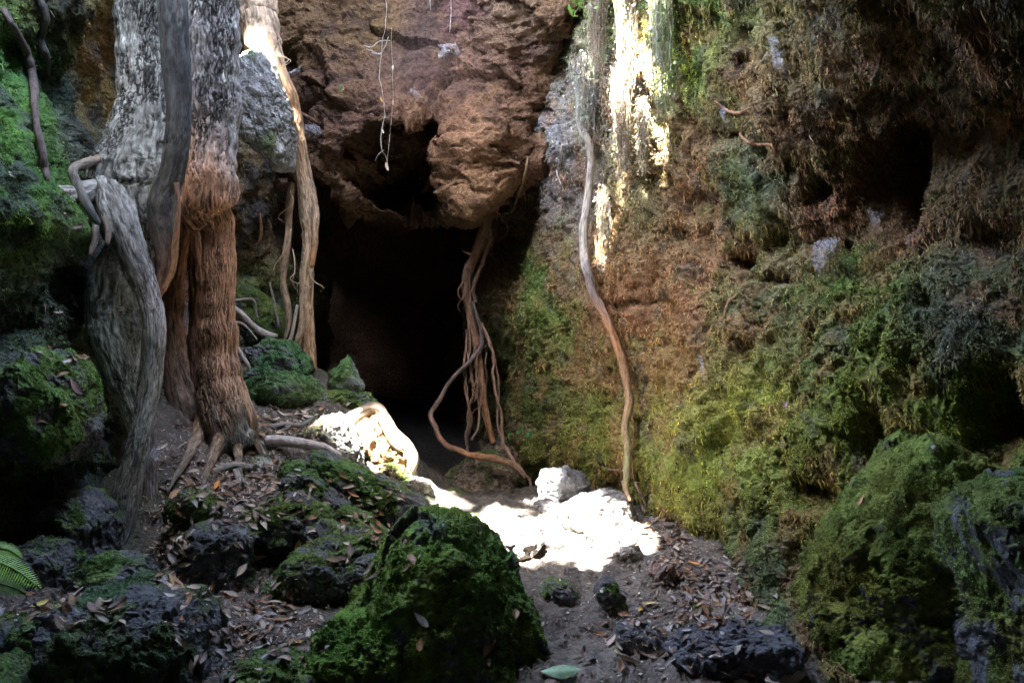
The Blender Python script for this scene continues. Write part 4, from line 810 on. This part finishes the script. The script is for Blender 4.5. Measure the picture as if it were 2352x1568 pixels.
def special(u, v, size, c1, c2, label, yaw, wd=.36, curl=.3, fold=.3, flat=.5, tip=0., lift=.008, seed=50):
    me = leaf_mesh('leaf', 1.0, wd, curl, fold, c1, c2, int(u))
    return place_leaf(u, v, size, me, label, None, yaw=yaw, tip=tip, flat=flat, lift=lift)
OR = ((.62,.24,.03),(.5,.16,.03)); YL = ((.62,.42,.06),(.5,.3,.05)); PL = ((.55,.5,.42),(.45,.38,.3))
special(500,1120,.075,*OR,'bright orange leaf on the litter slope left of the pale burl',-1.0,flat=.3)
special(686,1483,.065,*YL,'yellow folded leaf beside the biggest gap of soil at the bottom left',.9,fold=.9,flat=.4)
special(588,962,.07,*YL,'yellow leaf at the foot of the reddish trunk',-.4)
special(402,1345,.085,(.42,.25,.12),(.3,.17,.09),'standing tan leaf at the lower right of the grey roots',1.4,flat=.1)
special(686,1252,.055,(.6,.3,.14),(.5,.22,.1),'orange leaf upright on the lumpy mossy rock',1.2,flat=.1)
special(600,1283,.075,*PL,'pale leaf on soil left of the moss-topped lava rock',.2)
special(965,1482,.06,(.36,.2,.09),(.25,.14,.07),'brown oval leaf stuck on the face of the largest mossy boulder',1.9,flat=0.)
special(968,1425,.06,(.4,.38,.36),(.28,.26,.25),'grey ragged leaf on the upper face of the largest mossy boulder',2.3,flat=0.)
special(92,1392,.06,(.6,.5,.12),(.5,.4,.1),'yellow leaf over the mossy rock at the far lower left',.4)
special(1438,1522,.11,(.55,.5,.36),(.4,.3,.18),'large curled cream leaf on the near path',.25,wd=.32,curl=.5,fold=.6)
special(1800,1563,.13,(.6,.56,.48),(.5,.44,.36),'pale leaf at the bottom edge below the longest dark rock',.1,wd=.4)
special(1405,1475,.06,(.5,.38,.3),(.38,.28,.22),'upright pinkish leaf leaning on the three-cornered stone',1.5,flat=.1)
special(1470,1403,.05,(.6,.38,.08),(.5,.3,.06),'small golden leaf on the path in front of the angular stone',.2)
special(1490,1388,.06,(.55,.42,.2),(.45,.3,.15),'ochre leaf just behind the small golden leaf',-.2)
special(1595,1298,.055,(.65,.26,.06),(.5,.2,.05),'vivid orange leaf in the litter by the wall foot',.0)
special(1608,1290,.06,(.5,.44,.38),(.4,.34,.3),'upright cream leaf behind the vivid orange leaf',1.5,flat=.1)
special(1985,1148,.045,(.5,.27,.16),(.4,.2,.12),'pinkish leaf caught near the peak of the tall mossy boulder',1.2,flat=0.)
special(1812,1180,.05,(.5,.27,.16),(.4,.2,.12),'reddish leaf stuck in the moss left of the tall mossy boulder',1.2,flat=0.)
special(1806,930,.05,(.45,.3,.25),(.35,.24,.2),'pinkish leaf hanging on the yellow-green part of the wall',1.3,flat=0.)
special(1990,1385,.045,(.5,.42,.28),(.4,.32,.2),'tan leaf high on the tall mossy boulder',.6,flat=0.)
special(1955,1275,.05,(.3,.2,.15),(.2,.14,.1),'curled brown leaf on the left flank of the tall mossy boulder',.6,flat=0.)
special(170,890,.075,(.3,.2,.18),(.2,.14,.12),'long curled brown leaf on the dark rock above the mossy swelling',-1.1,flat=.1)
special(25,410,.06,(.35,.34,.3),(.3,.28,.25),'pale blurred leaf on the green moss at the far left',1.2,flat=.1)
# big fleshy pale green leaf/pad at the bottom
def green_pad():
    me = leaf_mesh('leaf', 1.0, .36, .05, -.25, (.24,.38,.22), (.3,.44,.28), 77)
    h = cast(BVH, 1286, 1552); o = bpy.data.objects.new('green_leaf', me); COL.objects.link(o); o.scale = (.13,) * 3
    orient(o, h[0], (0, -.35, 1), .06, .022, 0); tag(o, 'thick pale green leaf lying at the bottom of the path', 'leaf')
green_pad()
# crumbs of litter: nobody could count them
def crumbs():
    pts = []; nn = []; cc = []
    pal = np.array([[.3,.22,.16],[.42,.38,.33],[.2,.13,.09],[.5,.46,.4],[.14,.1,.08],[.26,.14,.08]])
    for (cx, cy, sx, sy, n) in ((560,1130,100,60,2600),(660,985,80,35,1200),(590,1440,110,70,2600),(1480,1420,150,90,1800),(1630,1350,60,60,1800),(400,1240,30,70,900),(830,1210,60,60,1000),(1520,1230,60,50,900),(150,1400,100,25,500),(430,1060,80,50,1300),(150,640,80,100,500)):
        for k in range(n):
            h = cast(BVH, cx + RG.normal() * sx, cy + RG.normal() * sy)
            if h is None or h[2] > 6.2: continue
            if h[0][2] - float(ground_z(h[0][0], h[0][1])) > 0.07 and RG.random() > 0.06: continue
            pts.append(h[0] + h[1] * .003); nn.append(h[1]); cc.append(pal[int(RG.integers(6))])
    Pp = np.array(pts); Nn = np.array(nn); Cc = np.array(cc); n = len(Pp)
    r = RG.normal(size=(n, 3)); t = np.cross(Nn, r); t /= np.linalg.norm(t, axis=1, keepdims=True); b = np.cross(Nn, t)
    L = (.002 + .011 * RG.random(n) ** 2)[:, None]; Wd = L * RG.uniform(.08, .5, (n, 1)); z = Nn * L * RG.uniform(0, .5, (n, 1))
    V = np.stack([Pp - t * L, Pp - b * Wd + z, Pp + t * L + z * .5, Pp + b * Wd], 1).reshape(-1, 3)
    Vs = [V]; Fs = [np.arange(n * 4).reshape(n, 4)]; Cs = [np.repeat(Cc * RG.uniform(.6, 1.2, (n, 1)), 4, 0)]; off = n * 4
    base = []
    for me in LM:
        k = len(me.vertices) // 2; a = np.empty(len(me.vertices) * 3, np.float32); me.vertices.foreach_get('co', a); c = np.empty(len(me.vertices) * 4, np.float32); me.attributes['Col'].data.foreach_get('color', c)
        base.append((a.reshape(-1, 3)[:k], c.reshape(-1, 4)[:k, :3]))
    LF = gridfaces(15, 7)
    for (cx, cy, sx, sy, m) in ((560,1130,90,50,150),(660,985,70,26,70),(395,1240,24,70,70),(590,1440,90,60,110),(830,1210,50,60,60),(1630,1375,50,45,170),(1560,1300,40,30,40),(1530,1230,45,40,50),(1450,1450,140,80,50),(160,680,60,110,40),(130,1405,90,22,40),(420,1080,50,50,40)):
        for k in range(m):
            h = cast(BVH, cx + RG.normal() * sx, cy + RG.normal() * sy)
            if h is None or h[2] > 6.2: continue
            b, c = base[int(RG.integers(28))]; nn_ = h[1] * .5 + np.array([0, 0, .5]) + RG.normal(size=3) * .22; nn_ /= np.linalg.norm(nn_)
            t1 = np.cross(nn_, RG.normal(size=3)); t1 /= np.linalg.norm(t1); t2 = np.cross(nn_, t1); sz = RG.uniform(.025, .065)
            Vs.append(h[0] + nn_ * .006 + sz * (b[:, :1] * t1 + b[:, 1:2] * t2 + b[:, 2:] * nn_)); Fs.append(LF + off); off += len(b); Cs.append(c * RG.uniform(.55, 1.15))
    o = mesh_from('leaf_litter', np.vstack(Vs), np.vstack(Fs), np.vstack(Cs), M_LEAF, smooth=False)
    tag(o, 'crumbled leaf litter and twigs strewn over the soil', 'leaf litter', kind='stuff')
crumbs()

# ------------------------------------------------------------------ fern, leafy sprigs, dangling thread, webs, hanging root curtains
M_GREEN = material('fern_green', rough=.45, bump=0, var=.15, spec=.4, translucent=.4)
def frond(parent, pts, wmax, col):
    pt = np.array([P(*a) for a in pts]); c = catmull(np.hstack([pt, np.zeros((len(pt), 1))]), 34)[:, :3]
    T = np.gradient(c, axis=0); T /= np.linalg.norm(T, axis=1, keepdims=True); S = np.cross(T, np.array([.15, -.55, .8])); S /= np.linalg.norm(S, axis=1, keepdims=True)
    V = []; Fq = []; C = []
    for i in range(1, 33):
        w_ = wmax * math.sin(math.pi * (0.12 + .86 * (i / 33.)) ** .8) ** .8
        for sgn in (-1, 1):
            a = c[i]; tip = a + S[i] * sgn * w_ + T[i] * w_ * .4 + np.array([0, 0, -w_ * .15]); m = (a + tip) / 2; k = len(V); q = T[i] / np.linalg.norm(T[i]) * .0024
            V += [a - q * .8, m - q, tip, m + q, a + q * .8]; Fq += [[k, k+1, k+3, k+4], [k+1, k+2, k+2, k+3]]; C += [np.array(col) * RG.uniform(.8, 1.2)] * 5
    Fq = [f if f[1] != f[2] else None for f in Fq]
    me = bpy.data.meshes.new('frond'); faces = []
    for j in range(0, len(V), 5): faces += [(j, j+1, j+3, j+4), (j+1, j+2, j+3)]
    me.from_pydata([tuple(x) for x in V], [], faces); at = me.attributes.new('Col', 'FLOAT_COLOR', 'POINT')
    at.data.foreach_set('color', np.hstack([np.array(C), np.ones((len(V), 1))]).astype(np.float32).ravel()); me.materials.append(M_GREEN)
    o = bpy.data.objects.new('frond', me); COL.objects.link(o); reparent(o, parent)
    tube('stalk', [(a[0], a[1], a[2], 2) for a in pts], [(0, col), (1, col)], parent=parent, nseg=6)
FN = empty('fern', 'bright green fern reaching in at the left edge', 'fern', P(-60, 1290, 2.6))
frond(FN, [(-90,1270,2.6),(-20,1285,2.6),(40,1310,2.58),(95,1352,2.55)], .045, (.22,.44,.05))
frond(FN, [(-90,1245,2.65),(-30,1255,2.66),(20,1262,2.66),(50,1282,2.66)], .03, (.18,.36,.05))
frond(FN, [(-90,1300,2.6),(-30,1330,2.58),(20,1345,2.56),(60,1362,2.55)], .035, (.08,.18,.03))
def sprig(label, cu, cv, d, n, spread, size, col, name='leafy_plant'):
    r = empty(name, label, 'plant', P(cu, cv, d)); pp = P(cu + RG.normal(size=n) * spread, cv + RG.normal(size=n) * spread, d - RG.random(n) * .08)
    nn = RG.normal(size=(n, 3)) + np.array([0, -1, 1]); nn /= np.linalg.norm(nn, axis=1, keepdims=True)
    o = scatter('foliage', pp, nn, np.array(col) * np.ones((n, 3)), size, M_GREEN, kind='leaf', jit=.15); reparent(o, r)
    tube('stem', [(cu, cv - spread * 1.6, d, 1.6), (cu + 4, cv, d - .03, 1.6), (cu - 6, cv + spread, d - .05, 1)], [(0, BROWN), (1, BROWN)], parent=r, nseg=6)
sprig('small green sprig dangling at the top edge between the cave rock and the hanging roots', 1328, 12, 5.2, 34, 18, .045, (.16,.28,.06))
sprig('tiny green fern sprig at the foot of the wall near the cave mouth', 1205, 990, 6.2, 26, 12, .03, (.05,.2,.07))
sprig('tiny two-leaved green seedling on the reddish cave rock', 785, 205, 5.9, 8, 5, .02, (.05,.3,.04))
# dangling strings of spider silk with leaf bits
M_SILK = material('silk', rough=.8, bump=0, var=.1, spec=.2, translucent=.5)
TH = empty('dangling_thread', 'long thread of root and silk dangling leaf bits before the cave hollow', 'thread', P(885, 100, 5.0))
W1 = (.5,.48,.45)
for pth in ([(880,-80,5.0,0.55),(882,60,5.0,0.66),(876,130,5.0,0.72),(878,200,5.0,0.83),(884,260,5.0,0.83),(880,300,5.0,0.99),(878,345,5.0,0.99),(886,365,5.0,0.72),(890,392,5.0,0.83)], [(900,60,5.0,0.44),(902,200,5.0,0.44),(898,270,5.0,0.55),(893,330,5.0,0.55),(888,395,5.0,0.55)],
            [(895,88,5.0,1.10),(870,95,5.0,1.10),(855,110,5.0,1.21),(838,106,5.0,0.83)], [(896,86,5.0,1.10),(888,108,5.0,1.10),(872,124,5.0,1.21),(845,112,5.0,0.83)], [(852,125,5.0,0.83),(872,128,5.0,1.32),(880,112,5.0,0.83)], [(884,345,5.0,0.66),(872,358,5.0,0.66),(866,372,5.0,0.55)]):
    tube('strand', pth, [(0, W1), (1, W1)], M_SILK, nseg=6, parent=TH, wob=.02, step=.01)
for (u, v, s_, c) in ((876,228,.035,(.6,.4,.15)),(902,156,.03,(.8,.75,.7)),(902,235,.03,(.6,.45,.35)),(888,383,.045,(.75,.6,.5)),(884,265,.025,(.8,.75,.7)),(880,302,.025,(.75,.7,.65))):
    me = leaf_mesh('leaf_bit', 1, .35, .4, .4, c, tuple(np.array(c) * .8), int(u + v)); o = bpy.data.objects.new('leaf_bit', me); COL.objects.link(o); o.scale = (s_,) * 3
    o.rotation_euler = (RG.uniform(.9, 1.5), RG.uniform(1.1, 1.7), 0); o.location = P(u, v, 5.0); reparent(o, TH)
TH2 = empty('dangling_thread', 'short pale strand dangling from the top edge right of the long thread', 'thread', P(1035, -30, 5.2))
tube('strand', [(1034,-80,5.2,0.55),(1036,20,5.2,0.88),(1034,60,5.2,1.10),(1033,75,5.2,0.55)], [(0, W1), (1, W1)], M_SILK, nseg=6, parent=TH2)
TH3 = empty('dangling_thread', 'tiny white wisp dangling at the top edge above the cave rock', 'thread', P(988, -30, 5.2))
tube('strand', [(988,-80,5.2,0.44),(988,0,5.2,1.10),(989,24,5.2,1.10)], [(0, W1), (1, W1)], M_SILK, nseg=6, parent=TH3)

mw = bpy.data.materials.new('cobweb'); mw.use_nodes = True; t = mw.node_tree; n = t.nodes; l = t.links
bb = n['Principled BSDF']; bb.inputs['Base Color'].default_value = (.62, .6, .62, 1); bb.inputs['Roughness'].default_value = .9
tcw = n.new('ShaderNodeTexCoord'); nzw = n.new('ShaderNodeTexNoise'); nzw.inputs['Scale'].default_value = 22; nzw.inputs['Detail'].default_value = 6; l.new(tcw.outputs['Object'], nzw.inputs['Vector'])
mrw = n.new('ShaderNodeMapRange'); mrw.inputs[1].default_value = .35; mrw.inputs[2].default_value = .7; mrw.inputs[3].default_value = .03; mrw.inputs[4].default_value = .38; l.new(nzw.outputs[0], mrw.inputs[0]); l.new(mrw.outputs[0], bb.inputs['Alpha'])
def web(label, poly):
    cu = sum(a for a, b in poly) / len(poly); cv = sum(b for a, b in poly) / len(poly)
    ds_ = [h_[2] for h_ in (cast(BVH, a, b) for a, b in poly + [(cu, cv)]) if h_ is not None]; d0 = min(ds_) - .02
    n_ = 14; V = []; Fq = []
    pc = np.array(poly + [poly[0]], float); t_ = np.linspace(0, len(poly) - 1e-6, 40); i = t_.astype(int); f = (t_ - i)[:, None]; ring = pc[i] * (1 - f) + pc[i + 1] * f
    for k in range(1, n_ + 1):
        q = (ring - (cu, cv)) * (k / n_) + (cu, cv); V.append(P(q[:, 0], q[:, 1], d0 + .05 * (k / n_) ** 2 - .03 * (1 - k / n_)))
    G = np.array(V); G += .008 * np.stack([fbm(G * 25 + 3 * j, 2) for j in range(3)], -1)
    ob = mesh_from('cobweb', G.reshape(-1, 3), gridfaces(n_, 40), None, mw); tag(ob, label, 'cobweb')
web('grey four-cornered cobweb on the cave rock left of the small pale chip', [(1005,103),(1050,98),(1062,135),(1008,138)])
web('triangular grey cobweb hanging on the rock beneath the four-cornered one', [(940,205),(952,200),(972,238),(955,242)])
web('soft grey cobweb at the left of the cave rock beside the hanging root', [(690,285),(735,290),(745,310),(715,322),(692,310)])
web('white cobweb in the crack right of the hanging root', [(645,175),(670,160),(695,150),(685,172),(655,188)])
web('long grey web funnel high on the brown wall', [(1765,85),(1785,80),(1812,150),(1832,205),(1822,198),(1775,150)])
web('pale pocket of web on the brown wall left of the mossy knob', [(1648,236),(1668,242),(1690,285),(1668,288),(1650,260)])
web('narrow white strip of web in the middle of the mossy wall', [(1603,815),(1612,812),(1632,875),(1628,884),(1618,880)])
web('hanging pale web under the brown overhang on the right wall', [(1870,560),(1900,545),(1935,540),(1955,600),(1930,640),(1885,640),(1862,600)])
web('dim web in the shadow beside the dark cavity on the right wall', [(1990,480),(2030,490),(2050,540),(2010,530)])
web('grey web flap stretched between the grey roots at the left', [(330,1020),(390,1022),(375,1080),(350,1102),(315,1085)])
web('small grey web tuft on the peak of the tall mossy boulder', [(2130,1020),(2150,1022),(2165,1040),(2145,1040)])

# hanging curtains of roots and moss on the upper right wall
def curtain(label, cu, v0, v1, wu, d, n, cols, leaves=0):
    hc = [cast(BVH, cu + a_, max(15, (v0 + v1) / 2)) for a_ in (-20, 0, 20)]; hc = [x_[2] for x_ in hc if x_ is not None and x_[2] < 6.6]
    d = (min(hc) if hc else d) - .07
    r = empty('hanging_moss', label, 'hanging roots', P(cu, v0, d)); V = []; C = []
    a = np.clip(RG.normal(size=n) * .2 + RG.choice([-.65, -.2, .1, .6], size=n), -1, 1); dd_ = d + RG.uniform(-.07, .06, n)
    st = v0 + RG.random(n) ** 1.3 * (v1 - v0) * .75; ln = RG.uniform(.15, .55, n) * (v1 - v0); k = 7
    T_ = np.linspace(0, 1, k)
    u = cu + a[:, None] * wu * (1 - .45 * ((st[:, None] + T_ * ln[:, None] - v0) / (v1 - v0))) + np.cumsum(RG.normal(size=(n, k)) * 2.0, 1)
    v = st[:, None] + T_ * ln[:, None]; G = P(u, v, dd_[:, None] + np.cumsum(RG.normal(size=(n, k)) * .012, 1))
    n_thin = RG.random(n) ** 2
    wd = ((.0006 + .0024 * n_thin)[:, None] * (1 - .6 * T_))[..., None]; s_ = RG.normal(size=(n, 1, 3)) * np.array([1, 1, .2]); s_ /= np.linalg.norm(s_, axis=-1, keepdims=True)
    A = G - s_ * wd; Bb = G + s_ * wd; VV = np.stack([A, Bb], 2).reshape(-1, 3); base = (np.arange(n) * k * 2)[:, None, None]; j = (np.arange(k - 1) * 2)[None, :, None]
    Fq = (base + j + np.array([0, 1, 3, 2])).reshape(-1, 4); cc = np.array(cols)[RG.integers(len(cols), size=n)] * RG.uniform(.7, 1.2, (n, 1))
    o = mesh_from('strands', VV, Fq, np.repeat(cc, k * 2, 0), M_FIBRE, smooth=False); reparent(o, r)
    nl = int(leaves * .45); i = RG.integers(n, size=nl); jj = RG.integers(k, size=nl); pp = G[i, jj] + RG.normal(size=(nl, 3)) * .01
    nn = RG.normal(size=(nl, 3)) + np.array([-.5, -.8, .2]); nn /= np.linalg.norm(nn, axis=1, keepdims=True)
    o = scatter('moss', pp, nn, cc[i] * 1.1, .012, M_MOSS, droop=.8); reparent(o, r)
HB = [(.34,.27,.2),(.42,.37,.3),(.22,.15,.1),(.28,.28,.16)]; HG = [(.26,.32,.16),(.22,.28,.13),(.4,.4,.32),(.28,.24,.16)]
curtain('leftmost shaggy curtain of roots and moss at the top beside the cave rock', 1372, -160, 130, 34, 5.25, 500, HB, 2500)
curtain('reddish-brown root curtain hanging in the middle of the top of the right wall', 1440, -160, 190, 34, 5.0, 420, HB, 3000)
curtain('grey lichened tuft of roots where the long vine begins', 1345, 120, 300, 36, 5.45, 500, [(.3,.32,.26),(.4,.4,.36),(.24,.2,.14)], 2500)
curtain('sunlit shaggy root tongue tapering down the wall right of the vine', 1430, 150, 390, 27, 5.0, 480, HB, 4000)
curtain('narrow sunlit root tongue just right of the broader one', 1476, 220, 380, 13, 4.9, 220, HB, 2000)
curtain('green-tinged moss curtain beneath the brightest streak at the top', 1520, -160, 210, 34, 4.85, 480, HG, 5000)
curtain('small hanging tuft of roots beside the middle of the vine', 1385, 420, 560, 14, 5.2, 160, HB, 800)

# ------------------------------------------------------------------ added leaf screen, out of view; blocks the sun except through gaps cut for LIT
LIT = [(1180,1230,4.75,.20),(1280,1250,4.6,.22),(1250,1300,4.4,.16),(1380,1260,4.5,.20),(1330,1310,4.3,.15),(1410,1300,4.35,.09),(1460,1312,4.3,.04),(1315,1205,4.85,.12),(1242,1125,5.15,.065),(1160,1210,4.9,.10),
       (1050,1180,5.1,.05),(1000,1140,5.25,.045),(975,1120,5.25,.04),(795,1000,5.2,.075),(830,1045,5.2,.07),(900,1005,5.25,.03),(940,1045,5.25,.03),
       (1545,20,4.75,.045),(1525,90,4.8,.07),(1510,150,4.85,.06),(1450,180,4.9,.05),(1435,240,4.95,.06),(1425,270,5.0,.04),(1478,290,4.9,.035),(1392,550,5.3,.022),
       (595,150,5.75,.06),(548,50,5.6,.04),(560,90,5.7,.04),(620,190,5.8,.03),(660,290,5.85,.03),(1350,150,5.4,.03)]
def sun_screen():
    root = empty('tree', 'unseen leaf screen added over the opening, gapped to shape the sunlight', 'tree', (-6.5, 2, 5.0))
    n = 56000; z = RG.uniform(10.5, 12.5, n); sh = (z - 5.2) / SUNV[2]
    x = RG.uniform(HOLE['x0'] - 1.5, HOLE['x1'] + 1.5, n) + SUNV[0] * sh; y = RG.uniform(HOLE['y0'] - 1.5, HOLE['y1'] + 1.5, n) + SUNV[1] * sh
    # leaves only where the sun must pass: shift of the opening along the sun's path
    Pp = np.stack([x, y, z], 1)
    foot = Pp - SUNV * ((z - 5.2) / SUNV[2])[:, None]
    need = (foot[:, 0] > HOLE['x0'] - 1.6) & (foot[:, 0] < HOLE['x1'] + 1.6) & (foot[:, 1] > HOLE['y0'] - 1.6) & (foot[:, 1] < HOLE['y1'] + 1.6)
    Pp = Pp[need]; size = .16
    keep = np.ones(len(Pp), bool); strk = np.zeros(len(Pp), bool)
    for (u, v, d, r) in LIT:
        if v < 620 and u > 1300:
            hh_ = cast(BVH, u, max(v, 12)); d = hh_[2] - .05 if hh_ is not None and hh_[2] < 6.6 else d
        T = P(u, v, d); q = Pp - T; q = q - (q @ SUNV)[:, None] * SUNV; kk = np.linalg.norm(q, axis=1) > r * (0.95 if v < 620 and u > 1300 else 1) + .075; keep &= kk
        if r < .095: strk |= ~kk
    keep |= (RG.random(len(Pp)) < 0.02) & ~strk
    Pp = Pp[keep]; m = len(Pp)
    nn = RG.normal(size=(m, 3)) * .35 + SUNV; nn /= np.linalg.norm(nn, axis=1, keepdims=True); t_ = np.cross(nn, RG.normal(size=(m, 3))); t_ /= np.linalg.norm(t_, axis=1, keepdims=True); b_ = np.cross(nn, t_)
    V = np.stack([Pp - t_ * .1, Pp - b_ * .065, Pp + t_ * .1, Pp + b_ * .065], 1).reshape(-1, 3)
    o = mesh_from('foliage', V, np.arange(m * 4).reshape(m, 4), np.full((m * 4, 3), (.05, .1, .03)), M_ROCK, smooth=False); reparent(o, root)
    def seg(a, b, ra, rb):
        a = np.array(a, float); b = np.array(b, float); k = 10; th = np.linspace(0, 6.2832, k, endpoint=False); T = (b - a) / np.linalg.norm(b - a); A = np.cross(T, [0, 1, .1]); A /= np.linalg.norm(A); Bq = np.cross(T, A)
        ring = lambda c, r: c + r * (np.cos(th)[:, None] * A + np.sin(th)[:, None] * Bq)
        V = np.vstack([ring(a, ra), ring(b, rb)]); i = np.arange(k); return V, np.stack([i, (i + 1) % k, (i + 1) % k + k, i + k], 1)
    V, Fq = seg((-6.8, 2, 3), (-6.3, 2.2, 10.5), .35, .2); reparent(mesh_from('trunk', V, Fq, np.full((len(V), 3), .12), M_BARK), root)  # stem made up to go with the added leaf screen, also unseen
sun_screen()
print('OBJECTS', len(bpy.data.objects))
